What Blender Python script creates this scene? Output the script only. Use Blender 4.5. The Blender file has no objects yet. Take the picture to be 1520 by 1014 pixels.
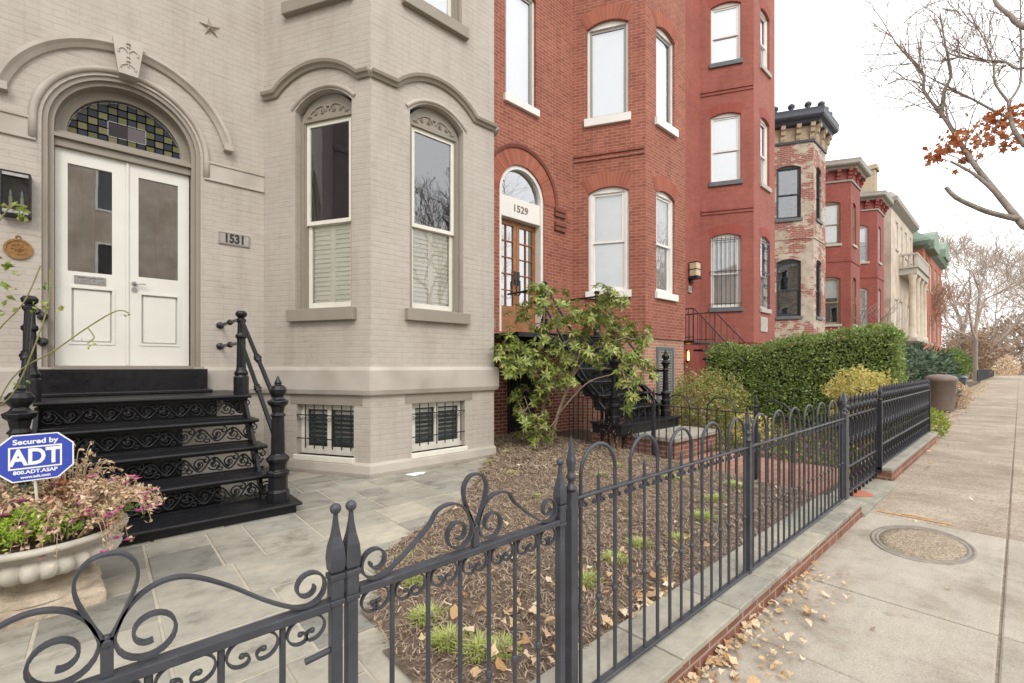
import bpy, math, random
from mathutils import Vector, Matrix, noise
from mathutils.geometry import tessellate_polygon
sc = bpy.context.scene
COL = sc.collection
R = random.Random(11)
PI = math.pi
rad = math.radians
ORG = {}

# ------------------------------------------------------------------ materials
class NT:
    def __init__(s, name):
        s.m = bpy.data.materials.new(name); s.m.use_nodes = True
        s.t = s.m.node_tree; s.t.nodes.clear()
        s.out = s.n('ShaderNodeOutputMaterial')
    def n(s, typ, **kw):
        nd = s.t.nodes.new(typ)
        for k, v in kw.items():
            if k in nd.inputs: nd.inputs[k].default_value = v
            else: setattr(nd, k, v)
        return nd
    def l(s, a, b): s.t.links.new(a, b)
    def ramp(s, fac, stops, interp='LINEAR'):
        r = s.n('ShaderNodeValToRGB'); r.color_ramp.interpolation = interp
        e = r.color_ramp.elements
        while len(e) < len(stops): e.new(.5)
        for i, (p, c) in enumerate(stops):
            e[i].position = p; e[i].color = (*c, 1) if len(c) == 3 else c
        s.l(fac, r.inputs[0]); return r.outputs[0]
    def noise(s, scale, detail=4, rough=.6, vec=None):
        n = s.n('ShaderNodeTexNoise'); n.inputs['Scale'].default_value = scale
        n.inputs['Detail'].default_value = detail; n.inputs['Roughness'].default_value = rough
        s.l(vec if vec is not None else s.obj(), n.inputs['Vector']); return n.outputs['Fac']
    def obj(s):
        if not hasattr(s, 'tc'): s.tc = s.n('ShaderNodeTexCoord')
        return s.tc.outputs['Object']
    def uv(s):
        s.obj(); return s.tc.outputs['UV']
    def isl(s):
        return s.n('ShaderNodeNewGeometry').outputs['Random Per Island']
    def mix(s, fac, a, b, mode='MIX'):
        m = s.n('ShaderNodeMix', data_type='RGBA', blend_type=mode)
        for v, i in ((fac, 0), (a, 6), (b, 7)):
            if hasattr(v, 'links') or hasattr(v, 'is_output'): s.l(v, m.inputs[i])
            elif i == 0: m.inputs[0].default_value = v
            else: m.inputs[i].default_value = (*v, 1)
        return m.outputs[2]
    def bump(s, h, strength=.5, dist=.01, normal=None):
        b = s.n('ShaderNodeBump'); b.inputs['Strength'].default_value = strength
        b.inputs['Distance'].default_value = dist; s.l(h, b.inputs['Height'])
        if normal is not None: s.l(normal, b.inputs['Normal'])
        return b.outputs[0]
    def bsdf(s, color, rough=.6, normal=None, spec=.5, metal=0, **kw):
        b = s.n('ShaderNodeBsdfPrincipled')
        for v, k in ((color, 'Base Color'), (rough, 'Roughness')):
            if hasattr(v, 'is_output'): s.l(v, b.inputs[k])
            else: b.inputs[k].default_value = (*v, 1) if k == 'Base Color' else v
        b.inputs['Specular IOR Level'].default_value = spec
        b.inputs['Metallic'].default_value = metal
        for k, v in kw.items(): b.inputs[k].default_value = v
        if normal is not None: s.l(normal, b.inputs['Normal'])
        s.l(b.outputs[0], s.out.inputs[0]); return b

def mul(c, k): return tuple(min(1, x * k) for x in c)

def M(name, col, rough=.6, var=.15, vs=6, bump=.25, bs=60, bd=.004, spec=.4, metal=0, big=0, **kw):
    s = NT(name)
    c = s.ramp(s.noise(vs), [(.3, mul(col, 1 - var)), (.7, mul(col, 1 + var))])
    if big: c = s.mix(1, c, s.ramp(s.noise(big, 2), [(.35, (.78, .76, .73)), (.6, (1, 1, 1))]), 'MULTIPLY')
    rr = s.ramp(s.noise(vs * 2), [(.3, (rough * .8,) * 3), (.7, (min(1, rough * 1.2),) * 3)])
    s.bsdf(c, rr, s.bump(s.noise(bs), bump, bd) if bump else None, spec, metal, **kw)
    return s.m

def MI(name, cols, rough=.6, spec=.3, sss=0, bump=0, bs=60, vs=0, trans=0):
    """one random colour of the list per separate piece (leaf, slab, chip)"""
    s = NT(name)
    st = [((i + .0) / max(1, len(cols) - 1), c) for i, c in enumerate(cols)]
    c = s.ramp(s.isl(), st)
    if vs:
        mp = s.n('ShaderNodeMapping'); mp.inputs['Scale'].default_value = (1, 1.3, 1); s.l(s.obj(), mp.inputs[0])
        c = s.mix(1, c, s.ramp(s.noise(vs, 9, .72, mp.outputs[0]), [(.32, (.5, .49, .47)), (.46, (.92, .91, .9)), (.68, (1.25, 1.23, 1.18))]), 'MULTIPLY')
    b = s.bsdf(c, rough, s.bump(s.noise(bs), bump, .004) if bump else None, spec)
    if trans:
        t = s.n('ShaderNodeBsdfTranslucent'); s.l(c, t.inputs[0])
        mx = s.n('ShaderNodeMixShader'); mx.inputs[0].default_value = trans
        s.l(b.outputs[0], mx.inputs[1]); s.l(t.outputs[0], mx.inputs[2]); s.l(mx.outputs[0], s.out.inputs[0])
    return s.m

def brickmat(name, c1, c2, mortar, msize=.008, bump=.6, rough=.8, tint=.2, bw=.208, rh=.07, stain=(.8, .78, .76), streak=0):
    s = NT(name)
    b = s.n('ShaderNodeTexBrick'); b.offset = .5
    wv = s.n('ShaderNodeTexNoise'); wv.inputs['Scale'].default_value = 9; s.l(s.uv(), wv.inputs['Vector'])
    va = s.n('ShaderNodeVectorMath', operation='MULTIPLY_ADD'); s.l(wv.outputs['Color'], va.inputs[0])
    va.inputs[1].default_value = (.006, .006, 0); s.l(s.uv(), va.inputs[2]); s.l(va.outputs[0], b.inputs['Vector'])
    for k, v in (('Scale', 1), ('Brick Width', bw), ('Row Height', rh), ('Mortar Size', msize), ('Mortar Smooth', .25), ('Bias', 0)):
        b.inputs[k].default_value = v
    b.inputs['Color1'].default_value = (*c1, 1); b.inputs['Color2'].default_value = (*c2, 1); b.inputs['Mortar'].default_value = (*mortar, 1)
    c = s.mix(1, b.outputs['Color'], s.ramp(s.noise(7, 6), [(.3, (1 - tint,) * 3), (.7, (1 + tint * .6,) * 3)]), 'MULTIPLY')
    c = s.mix(1, c, s.ramp(s.noise(.7, 5), [(.35, stain), (.6, (1, 1, 1))]), 'MULTIPLY')
    gm = s.n('ShaderNodeMapping'); gm.inputs['Scale'].default_value = (3.5, .55, 1); s.l(s.uv(), gm.inputs[0])
    c = s.mix(.5, c, s.ramp(s.noise(1, 5, .65, gm.outputs[0]), [(.34, (.8, .78, .76)), (.52, (1, 1, 1)), (.75, (1.04, 1.04, 1.04))]), 'MULTIPLY')
    if streak:
        mp = s.n('ShaderNodeMapping'); mp.inputs['Scale'].default_value = (2.2, 26, 1); s.l(s.uv(), mp.inputs[0])
        c = s.mix(streak, c, s.ramp(s.noise(1, 3, .6, mp.outputs[0]), [(.33, (.62, .6, .58)), (.42, (1, 1, 1))]), 'MULTIPLY')
    inv = s.n('ShaderNodeMath', operation='SUBTRACT'); inv.inputs[0].default_value = 1; s.l(b.outputs['Fac'], inv.inputs[1])
    n1 = s.bump(s.noise(90, 3), .25, .003)
    s.bsdf(c, rough, s.bump(inv.outputs[0], bump, .006, n1), .25)
    return s.m

def glassmat(name, tint=(.75, .78, .78), refl=.16, rough=.01, wob=.02):
    s = NT(name)
    t = s.n('ShaderNodeBsdfTransparent'); t.inputs[0].default_value = (*tint, 1)
    g = s.n('ShaderNodeBsdfGlossy'); g.inputs['Roughness'].default_value = rough; g.inputs[0].default_value = (.95, .97, 1, 1)
    if wob: s.l(s.bump(s.noise(2.2, 2), wob, .05), g.inputs['Normal'])
    lw = s.n('ShaderNodeLayerWeight'); lw.inputs[0].default_value = .35
    ma = s.n('ShaderNodeMath', operation='MULTIPLY_ADD'); ma.use_clamp = True
    s.l(lw.outputs['Fresnel'], ma.inputs[0]); ma.inputs[1].default_value = .9; ma.inputs[2].default_value = refl
    mx = s.n('ShaderNodeMixShader'); s.l(ma.outputs[0], mx.inputs[0])
    s.l(t.outputs[0], mx.inputs[1]); s.l(g.outputs[0], mx.inputs[2]); s.l(mx.outputs[0], s.out.inputs[0])
    return s.m

def peelmat(name):
    """tan paint flaking off a red brick wall"""
    s = NT(name)
    b = s.n('ShaderNodeTexBrick'); b.offset = .5; s.l(s.uv(), b.inputs['Vector'])
    for k, v in (('Scale', 1), ('Brick Width', .215), ('Row Height', .075), ('Mortar Size', .009), ('Mortar Smooth', .2)):
        b.inputs[k].default_value = v
    b.inputs['Color1'].default_value = (.33, .115, .085, 1); b.inputs['Color2'].default_value = (.25, .085, .065, 1); b.inputs['Mortar'].default_value = (.36, .3, .26, 1)
    paint = s.ramp(s.noise(3, 6), [(.3, (.36, .3, .235)), (.7, (.54, .475, .385))])
    mp = s.n('ShaderNodeMapping'); mp.inputs['Scale'].default_value = (2.6, 6.5, 1); s.l(s.uv(), mp.inputs[0])
    n1 = s.noise(1, 9, .72, mp.outputs[0]); n2 = s.noise(.8, 3, .6)
    ad = s.n('ShaderNodeMath', operation='MULTIPLY_ADD'); s.l(n2, ad.inputs[0]); ad.inputs[1].default_value = .95; s.l(n1, ad.inputs[2])
    f = s.ramp(ad.outputs[0], [(.47, (1, 1, 1)), (.485, (0, 0, 0)), (.955, (0, 0, 0)), (.97, (1, 1, 1))])
    c = s.mix(s.ramp(ad.outputs[0], [(.985, (0, 0, 0)), (1.0, (1, 1, 1))]), paint, b.outputs['Color'])
    hgt = s.n('ShaderNodeMath', operation='ADD'); s.l(b.outputs['Fac'], hgt.inputs[0]); s.l(s.ramp(ad.outputs[0], [(.985, (0, 0, 0)), (1.0, (1, 1, 1))]), hgt.inputs[1])
    s.bsdf(c, .85, s.bump(hgt.outputs[0], -.5, .006), .2)
    return s.m

def ironmat(name, col, rust=(.13, .06, .035), amt=.64, rough=.38, spec=.45):
    """old brushed paint on iron with scattered chips and rust"""
    s = NT(name)
    c = s.ramp(s.noise(9, 5), [(.3, mul(col, .75)), (.7, mul(col, 1.3))])
    c = s.mix(s.ramp(s.noise(38, 6, .7), [(amt, (0, 0, 0)), (amt + .04, (1, 1, 1))]), c, rust)
    c = s.mix(s.ramp(s.noise(16, 4, .7), [(.62, (0, 0, 0)), (.72, (.5, .5, .5))]), c, mul(col, 2.2))
    s.bsdf(c, s.ramp(s.noise(14, 4), [(.3, (rough * .75,) * 3), (.7, (rough * 1.35,) * 3)]), s.bump(s.noise(60, 4), .45, .0025), spec)
    return s.m

def emit(name, col, k):
    s = NT(name); e = s.n('ShaderNodeEmission'); e.inputs[0].default_value = (*col, 1); e.inputs[1].default_value = k
    s.l(e.outputs[0], s.out.inputs[0]); return s.m

# ------------------------------------------------------------------ frames and mesh builder
class Fr:
    """a vertical plane: u along it, v up, w out of it (towards the street)"""
    def __init__(s, o, ang=0):
        s.o = Vector(o); a = rad(ang)
        s.u = Vector((math.cos(a), math.sin(a), 0)); s.w = Vector((s.u.y, -s.u.x, 0))
    def __call__(s, u, v, w=0): return s.o + s.u * u + s.w * w + Vector((0, 0, v))
WF = Fr((0, 0, 0))

def arc(cx, cy, r, a0, a1, n): return [(cx + r * math.cos(rad(a0 + (a1 - a0) * i / n)), cy + r * math.sin(rad(a0 + (a1 - a0) * i / n))) for i in range(n + 1)]
def spiral(cx, cy, r0, r1, a0, a1, n): return [(cx + (r0 + (r1 - r0) * i / n) * math.cos(rad(a0 + (a1 - a0) * i / n)), cy + (r0 + (r1 - r0) * i / n) * math.sin(rad(a0 + (a1 - a0) * i / n))) for i in range(n + 1)]
def seg_arch(u0, u1, v, rise, n=10, off=0):
    """left to right points of a segmental arch over an opening, grown by off"""
    W = (u1 - u0) / 2; rho = (W * W + rise * rise) / (2 * rise); c = v + rise - rho
    h = math.degrees(math.asin(min(1, W / rho)))
    return arc((u0 + u1) / 2, c, rho + off, 90 + h, 90 - h, n)
def opening(u0, u1, v0, v1, rise=0, n=10):
    p = [(u0, v0), (u1, v0)]
    return p + (list(reversed(seg_arch(u0, u1, v1, rise, n))) if rise else [(u1, v1), (u0, v1)])
def rect(u0, u1, v0, v1): return [(u0, v0), (u1, v0), (u1, v1), (u0, v1)]
def catmull(P, k=6, closed=False):
    out = []; n = len(P)
    for i in range(n if closed else n - 1):
        a = P[(i - 1) % n] if closed or i else P[i]; b = P[i]; c = P[(i + 1) % n]; d = P[(i + 2) % n] if closed or i + 2 < n else c
        for j in range(k):
            t = j / k
            out.append(tuple(.5 * (2 * b[q] + (c[q] - a[q]) * t + (2 * a[q] - 5 * b[q] + 4 * c[q] - d[q]) * t * t + (3 * b[q] - a[q] - 3 * c[q] + d[q]) * t ** 3) for q in range(len(b))))
    if not closed: out.append(tuple(P[-1]))
    return out

class MB:
    def __init__(s): s.v = []; s.f = []; s.sm = []
    def add(s, V, F, smooth=False):
        b = len(s.v); s.v += [Vector(p) for p in V]
        s.f += [tuple(b + i for i in f) for f in F]; s.sm += [smooth] * len(F)
    def hexa(s, p): s.add(p, [(3, 2, 1, 0), (4, 5, 6, 7), (0, 1, 5, 4), (1, 2, 6, 5), (2, 3, 7, 6), (3, 0, 4, 7)])
    def box(s, x0, x1, y0, y1, z0, z1):
        s.hexa([(x0, y0, z0), (x1, y0, z0), (x1, y1, z0), (x0, y1, z0), (x0, y0, z1), (x1, y0, z1), (x1, y1, z1), (x0, y1, z1)])
    def fbox(s, fr, u0, u1, v0, v1, w0, w1):
        s.hexa([fr(u0, v0, w1), fr(u1, v0, w1), fr(u1, v0, w0), fr(u0, v0, w0), fr(u0, v1, w1), fr(u1, v1, w1), fr(u1, v1, w0), fr(u0, v1, w0)])
    def plate(s, fr, outer, holes=(), w0=0, w1=0, back=False):
        """flat plate in a frame: front at w1, edges down to w0 round the outline and the holes"""
        loops = [outer] + list(holes); allp = [p for L in loops for p in L]
        tri = tessellate_polygon([[Vector((p[0], p[1], 0)) for p in L] for L in loops])
        s.add([fr(p[0], p[1], w1) for p in allp], [t if (allp[t[1]][0] - allp[t[0]][0]) * (allp[t[2]][1] - allp[t[0]][1]) - (allp[t[1]][1] - allp[t[0]][1]) * (allp[t[2]][0] - allp[t[0]][0]) > 0 else t[::-1] for t in map(tuple, tri)])
        if back: s.add([fr(p[0], p[1], w0) for p in allp], [tuple(t) for t in tri])
        if w0 != w1:
            for k, L in enumerate(loops):
                n = len(L)
                s.add([fr(p[0], p[1], w1) for p in L] + [fr(p[0], p[1], w0) for p in L], [(i, (i + 1) % n, n + (i + 1) % n, n + i) for i in range(n)])
    def holes_only(s, fr, holes, w0, w1):
        for L in holes:
            n = len(L)
            s.add([fr(p[0], p[1], w1) for p in L] + [fr(p[0], p[1], w0) for p in L], [(i, n + i, n + (i + 1) % n, (i + 1) % n) for i in range(n)])
    def sweep(s, fr, path, prof, closed=False, smooth=False, caps=True):
        """sweep a section (n,w) along a (u,v) path in a frame"""
        n = len(path); m = len(prof); rows = []
        for i in range(n):
            a = path[(i - 1) % n] if closed or i else path[i]; b = path[(i + 1) % n] if closed or i < n - 1 else path[i]
            c = path[i]
            def un(p, q):
                d = Vector((q[0] - p[0], q[1] - p[1])); return d.normalized() if d.length > 1e-9 else None
            t1, t2 = un(a, c), un(c, b)
            if t1 is None: t1 = t2
            if t2 is None: t2 = t1
            t = (t1 + t2).normalized() if (t1 + t2).length > 1e-6 else t1
            k = 1 / max(.5, t.dot(t1)); N = Vector((-t.y, t.x)) * k
            rows += [fr(c[0] + N.x * q[0], c[1] + N.y * q[0], q[1]) for q in prof]
        F = [(i * m + j, ((i + 1) % n) * m + j, ((i + 1) % n) * m + (j + 1) % m, i * m + (j + 1) % m) for i in range(n if closed else n - 1) for j in range(m)]
        if caps and not closed: F += [tuple(range(m)), tuple(range((n - 1) * m + m - 1, (n - 1) * m - 1, -1))]
        s.add(rows, F, smooth)
    def bar(s, fr, path, t, w, wc=0, closed=False):
        s.sweep(fr, path, [(-t / 2, wc - w / 2), (t / 2, wc - w / 2), (t / 2, wc + w / 2), (-t / 2, wc + w / 2)], closed)
    def tube(s, P, r, n=6, cap=True, smooth=True):
        P = [Vector(p) for p in P]; k = len(P); rr = r if isinstance(r, (list, tuple)) else [r] * k
        V = []; prev = None
        for i, p in enumerate(P):
            t = P[min(i + 1, k - 1)] - P[max(i - 1, 0)]
            if t.length < 1e-9: t = Vector((0, 0, 1))
            t.normalize()
            x = prev - t * prev.dot(t) if prev is not None else t.orthogonal()
            if x.length < 1e-6: x = t.orthogonal()
            x.normalize(); prev = x; y = t.cross(x)
            V += [p + (x * math.cos(2 * PI * j / n) + y * math.sin(2 * PI * j / n)) * rr[i] for j in range(n)]
        F = [(i * n + j, i * n + (j + 1) % n, (i + 1) * n + (j + 1) % n, (i + 1) * n + j) for i in range(k - 1) for j in range(n)]
        s.add(V, F, smooth)
        if cap and n > 2: s.add(V[:n], [tuple(range(n - 1, -1, -1))]); s.add(V[-n:], [tuple(range(n))])
    def lathe(s, prof, c=(0, 0, 0), n=16, smooth=True, mod=None, rot=0):
        c = Vector(c); V = []; k = len(prof)
        for r, z in prof:
            for j in range(n):
                a = 2 * PI * j / n + rot; q = r * (mod(a, z) if mod else 1)
                V.append(c + Vector((q * math.cos(a), q * math.sin(a), z)))
        F = [(i * n + j, i * n + (j + 1) % n, (i + 1) * n + (j + 1) % n, (i + 1) * n + j) for i in range(k - 1) for j in range(n)]
        s.add(V, F, smooth)
        s.add(V[-n:], [tuple(range(n))])
    def leaf(s, p, d, up, L, W, fold=.3, tip=0):
        """a folded pointed leaf from p along d"""
        d = d.normalized(); x = d.cross(up)
        if x.length < 1e-5: x = d.orthogonal()
        x.normalize(); z = x.cross(d)
        a = p; b = p + d * L - z * tip; m1 = p + d * L * .45 + z * 0
        l = p + d * L * .42 + x * W + z * W * fold; r = p + d * L * .42 - x * W + z * W * fold
        s.add([a, l, b, r, m1], [(0, 1, 4), (1, 2, 4), (2, 3, 4), (3, 0, 4)])
    def hstrip(s, path, prof):
        """sweep an (out, z) section along a plan path; out is to the right of the way it runs"""
        rows = []; n = len(path)
        for o, z in prof:
            for i, p in enumerate(path):
                p = Vector(p); a = Vector(path[i - 1]) if i else None; b = Vector(path[i + 1]) if i < n - 1 else None
                t1 = (p - a).normalized() if a else (b - p).normalized(); t2 = (b - p).normalized() if b else t1
                t = (t1 + t2).normalized(); N = Vector((t.y, -t.x)) / max(.4, t.dot(t1))
                rows.append((p.x + N.x * o, p.y + N.y * o, z))
        m = len(prof)
        s.add(rows, [(j * n + i, j * n + i + 1, ((j + 1) % m) * n + i + 1, ((j + 1) % m) * n + i) for j in range(m) for i in range(n - 1)] )
        s.add([rows[j * n] for j in range(m)], [tuple(range(m))]); s.add([rows[j * n + n - 1] for j in range(m)], [tuple(range(m - 1, -1, -1))])
    def build(s, name, mat, parent=None, bevel=0, seg=2):
        org = ORG.get(parent.name, Vector()) if parent else Vector()
        me = bpy.data.meshes.new(name)
        me.from_pydata([p - org for p in s.v], [], s.f)
        me.polygons.foreach_set('use_smooth', s.sm)
        uvl = me.uv_layers.new(name='UVMap'); uv = []
        for pl in me.polygons:
            nn = pl.normal
            if abs(nn.z) > .8:
                for vi in pl.vertices: q = s.v[vi]; uv += (q.x, q.y)
            else:
                t = Vector((-nn.y, nn.x)); t.normalize()
                if abs(t.x) > .05 and t.x < 0: t = -t
                for vi in pl.vertices: q = s.v[vi]; uv += (q.x * t.x + q.y * t.y, q.z)
        uvl.data.foreach_set('uv', uv)
        if mat: me.materials.append(mat)
        o = bpy.data.objects.new(name, me); COL.objects.link(o)
        if parent: o.parent = parent
        ORG[o.name] = org
        if bevel:
            b = o.modifiers.new('Bevel', 'BEVEL'); b.width = bevel; b.segments = seg; b.limit_method = 'ANGLE'; b.angle_limit = rad(35)
        return o

def thing(name, label, cat, loc=(0, 0, 0), group=None):
    o = bpy.data.objects.new(name, None); COL.objects.link(o); o.location = loc; o.empty_display_size = .1
    ORG[o.name] = Vector(loc); o['label'] = label; o['category'] = cat
    if group: o['group'] = group
    return o
def tag(o, label, cat, group=None, kind=None):
    o['label'] = label; o['category'] = cat
    if group: o['group'] = group
    if kind: o['kind'] = kind
    return o
def struct(o): o['kind'] = 'structure'; return o
def stuff(o, label, cat): return tag(o, label, cat, kind='stuff')
def dup(o, off, parent=None):
    c = o.copy(); COL.objects.link(c); c.location = o.location + Vector(off)
    if parent is not None: c.parent = parent
    ORG[c.name] = ORG.get(o.name, Vector()); return c
def dup_tree(o, loc, rotz=0, scale=1, label=None):
    c = o.copy(); COL.objects.link(c); c.location = loc; c.rotation_euler = (0, 0, rotz); c.scale = (scale,) * 3 if not hasattr(scale, '__len__') else scale
    if label: c['label'] = label
    for ch in list(o.children):
        k = ch.copy(); COL.objects.link(k); k.parent = c
        for g in ch.children:
            h = g.copy(); COL.objects.link(h); h.parent = k
    return c
def text(fr, u, v, w, size, string, parent, mat, ext=.002, bold=0, align='CENTER', sx=1, name='lettering', rot=0):
    cu = bpy.data.curves.new('t', 'FONT'); cu.body = string; cu.size = size; cu.extrude = ext; cu.offset = bold
    cu.align_x = align; cu.align_y = 'CENTER'; cu.resolution_u = 3
    t = bpy.data.objects.new('t', cu); COL.objects.link(t); bpy.context.view_layer.update()
    me = bpy.data.meshes.new_from_object(t.evaluated_get(bpy.context.evaluated_depsgraph_get()))
    bpy.data.objects.remove(t); mb = MB(); ca, sa = math.cos(rot), math.sin(rot)
    mb.add([fr(u + (p.co.x * ca * sx - p.co.y * sa), v + (p.co.x * sa * sx + p.co.y * ca), w + p.co.z) for p in me.vertices], [tuple(f.vertices) for f in me.polygons])
    return mb.build(name, mat, parent)
# ------------------------------------------------------------------ palette
GREYBRICK = brickmat('grey_painted_brick', (.475, .428, .378), (.462, .416, .367), (.447, .402, .352), .008, .5, .55, .05, stain=(.94, .93, .92), streak=.32)
REDBRICK = brickmat('red_brick', (.375, .126, .083), (.285, .09, .062), (.4, .26, .2), .0065, .45, .85, .16, stain=(.86, .83, .82))
REDBRICK2 = brickmat('red_painted_brick', (.36, .118, .088), (.315, .1, .076), (.315, .108, .083), .006, .5, .7, .1, stain=(.85, .83, .82))
REDBRICK3 = brickmat('dull_red_brick', (.31, .088, .068), (.265, .075, .06), (.28, .09, .072), .006, .4, .75, .12)
PINKBRICK = brickmat('pale_new_brick', (.5, .25, .17), (.4, .17, .11), (.5, .42, .34), .009, .5, .85, .14)
DARKBRICK = brickmat('basement_brick', (.26, .075, .048), (.19, .055, .04), (.42, .33, .27), .009, .5, .85, .15)
TANBRICK = brickmat('tan_brick', (.5, .4, .28), (.44, .34, .23), (.4, .33, .25), .006, .3, .8, .1)
PATHBRICK = brickmat('path_brick', (.46, .235, .16), (.36, .17, .115), (.42, .33, .25), .006, .4, .85, .2, bw=.2, rh=.1)
CURBBRICK = brickmat('kerb_brick', (.31, .14, .1), (.24, .105, .078), (.38, .31, .25), .008, .6, .85, .25)
PEEL = peelmat('peeling_paint_brick')
TAUPE = M('taupe_paint', (.28, .245, .2), .5, .06, 4, .1)
GREYPAINT = M('grey_paint_smooth', (.475, .43, .38), .55, .06, 4, .3, 70, big=1.6)
WHITE = M('white_paint', (.76, .745, .7), .42, .04, 5, .08)
CREAM = M('cream_paint', (.74, .71, .62), .45, .05, 5, .08)
DOORW = M('door_paint', (.7, .685, .625), .38, .035, 3, .06)
SHUT = M('shutter_paint', (.87, .84, .74), .5, .05, 6, 0)
SLATGAP = M('pale_slat_gap', (.74, .74, .66), .5, .05, 6, 0)
BLIND = M('window_blind', (.9, .89, .875), .8, .05, 3, 0)
SHEER = M('sheer_curtain', (.78, .75, .73), .9, .1, 4, 0)
SLATE = M('slate_sill', (.12, .13, .14), .6, .15, 8, .3)
STONE = M('pale_stone', (.42, .39, .34), .75, .15, 6, .4)
DKFRAME = M('dark_window_paint', (.03, .035, .04), .45, .1, 5, 0)
OLIVE = M('olive_window_paint', (.26, .2, .13), .5, .1, 5, 0)
STEPBLK = ironmat('black_gloss_iron', (.008, .008, .01), (.05, .028, .02), .68, .32, .4)
TREADBLK = ironmat('worn_black_tread', (.011, .011, .013), (.1, .09, .075), .66, .36, .32)
IRON = ironmat('charcoal_iron', (.05, .053, .064), (.12, .06, .04), .66, .38, .45)
IRON2 = ironmat('dark_cast_iron', (.022, .022, .029), (.08, .045, .035), .66, .38, .45)
RUSTIRON = M('brownish_iron', (.06, .035, .032), .5, .25, 12, .2)
BRASS = M('aged_bronze', (.3, .17, .07), .42, .2, 20, .2, metal=.7)
STEEL = M('steel', (.45, .45, .45), .3, .1, 20, 0, metal=.9)
CAST = M('cast_stone', (.5, .465, .4), .75, .16, 9, .45, 50, .004, big=2.5)
SANDST = M('weathered_pedestal', (.46, .385, .29), .9, .3, 9, 1, 14, .03, big=3)
GLASS = glassmat('window_glass', (.96, .97, .96), refl=.15)
GLASSL = glassmat('lower_sash_glass', (.97, .98, .97), refl=.03)
LGLASS = glassmat('lantern_glass', (.8, .85, .9), refl=.03, wob=0)
GLASSD = glassmat('door_glass', (.5, .52, .48), refl=.34, wob=.006)
GLASSB = glassmat('bright_glass', (.92, .93, .93), refl=.3, wob=.03)
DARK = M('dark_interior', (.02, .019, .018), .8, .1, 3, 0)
BARK = M('grey_bark', (.235, .2, .17), .9, .3, 14, .8, 30, .01)
TWIG = M('twig_bark', (.27, .2, .165), .9, .25, 9, 0)
RHOBARK = M('shrub_bark', (.3, .23, .17), .9, .25, 14, .5)
SOIL = M('soil', (.1, .07, .047), .95, .35, 8, .8, 25, .02)
GROUNDM = M('lawn_ground', (.09, .09, .05), .95, .3, 2, .5, 30, .02)
ASPH = M('asphalt', (.055, .054, .052), .9, .2, 20, .5, 120, .006)

# ------------------------------------------------------------------ ground, sidewalk, patio, beds
mb = MB(); mb.add([(-400, -400, -.06), (600, -400, -.06), (600, 400, -.06), (-400, 400, -.06)], [(0, 1, 2, 3)])
struct(mb.build('ground', GROUNDM))
mb = MB(); mb.box(-60, 400, -13, -4.1, -.055, -.05); struct(mb.build('road', ASPH))
mb = MB(); mb.box(-60, 400, -4.1, -3.95, -.055, .0); struct(mb.build('kerb', M('kerb_stone', (.36, .34, .31), .8)))
s = NT('concrete'); c0 = s.ramp(s.isl(), [(0, (.385, .35, .298)), (.5, (.43, .392, .335)), (1, (.36, .322, .27))])
c1 = s.mix(1, c0, s.ramp(s.noise(1.5, 8, .7), [(.34, (.62, .59, .55)), (.5, (.95, .94, .93)), (.66, (1.1, 1.1, 1.1))]), 'MULTIPLY')
c1 = s.mix(1, c1, s.ramp(s.noise(110, 2), [(.35, (.84, .83, .82)), (.65, (1.1, 1.1, 1.1))]), 'MULTIPLY')
st = s.n('ShaderNodeMapping'); st.inputs['Scale'].default_value = (1.2, 9, 1); s.l(s.obj(), st.inputs[0])
c1 = s.mix(.22, c1, s.ramp(s.noise(1.5, 4, .6, st.outputs[0]), [(.35, (.8, .78, .75)), (.6, (1.05, 1.05, 1.05))]), 'MULTIPLY')
s.bsdf(c1, .85, s.bump(s.noise(140, 3), .35, .003), .3); CONC = s.m
s = NT('exposed_aggregate'); vo = s.n('ShaderNodeTexVoronoi'); vo.inputs['Scale'].default_value = 75; s.l(s.obj(), vo.inputs['Vector'])
c0 = s.ramp(vo.outputs['Color'], [(.1, (.2, .165, .13)), (.45, (.38, .325, .26)), (.9, (.56, .5, .42))])
c0 = s.mix(.4, c0, (.395, .345, .285))
c0 = s.mix(1, c0, s.ramp(s.isl(), [(0, (.9, .88, .86)), (1, (1.06, 1.05, 1.02))]), 'MULTIPLY')
c0 = s.mix(1, c0, s.ramp(s.noise(1.1, 8, .7), [(.36, (.7, .66, .63)), (.6, (1.05, 1.05, 1.05))]), 'MULTIPLY')
s.bsdf(c0, .9, s.bump(vo.outputs['Distance'], -.4, .004), .2); AGG = s.m
rs = random.Random(3)
JX = [-5.4, -3.4, -1.5, .55, 1.64, 2.69, 3.72, 4.75, 5.87]
mA = MB(); mB = MB(); MHC = (5.17, .56); MHR = .50
def slab(mbx, x0, x1, y0, y1, z=0.0):
    g = .006; d = rs.uniform(-.0025, .0025); b = .008
    P = [(x0 + g, y0 + g), (x1 - g, y0 + g), (x1 - g, y1 - g), (x0 + g, y1 - g)]
    Q = [(x0 + g + b, y0 + g + b), (x1 - g - b, y0 + g + b), (x1 - g - b, y1 - g - b), (x0 + g + b, y1 - g - b)]
    V = [(x, y, z - .04) for x, y in P] + [(x, y, z - .005 + d) for x, y in P] + [(x, y, z + d) for x, y in Q]
    mbx.add(V, [(i, (i + 1) % 4, 4 + (i + 1) % 4, 4 + i) for i in range(4)] + [(4 + i, 4 + (i + 1) % 4, 8 + (i + 1) % 4, 8 + i) for i in range(4)] + [(8, 9, 10, 11)])
for i in range(len(JX) - 1):
    slab(mA, JX[i], JX[i + 1], .075, 1.07); slab(mA, JX[i], JX[i + 1], -1.15, .0735); slab(mA, JX[i], JX[i + 1], -2.4, -1.16)
x = 5.87; i = 0
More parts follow.
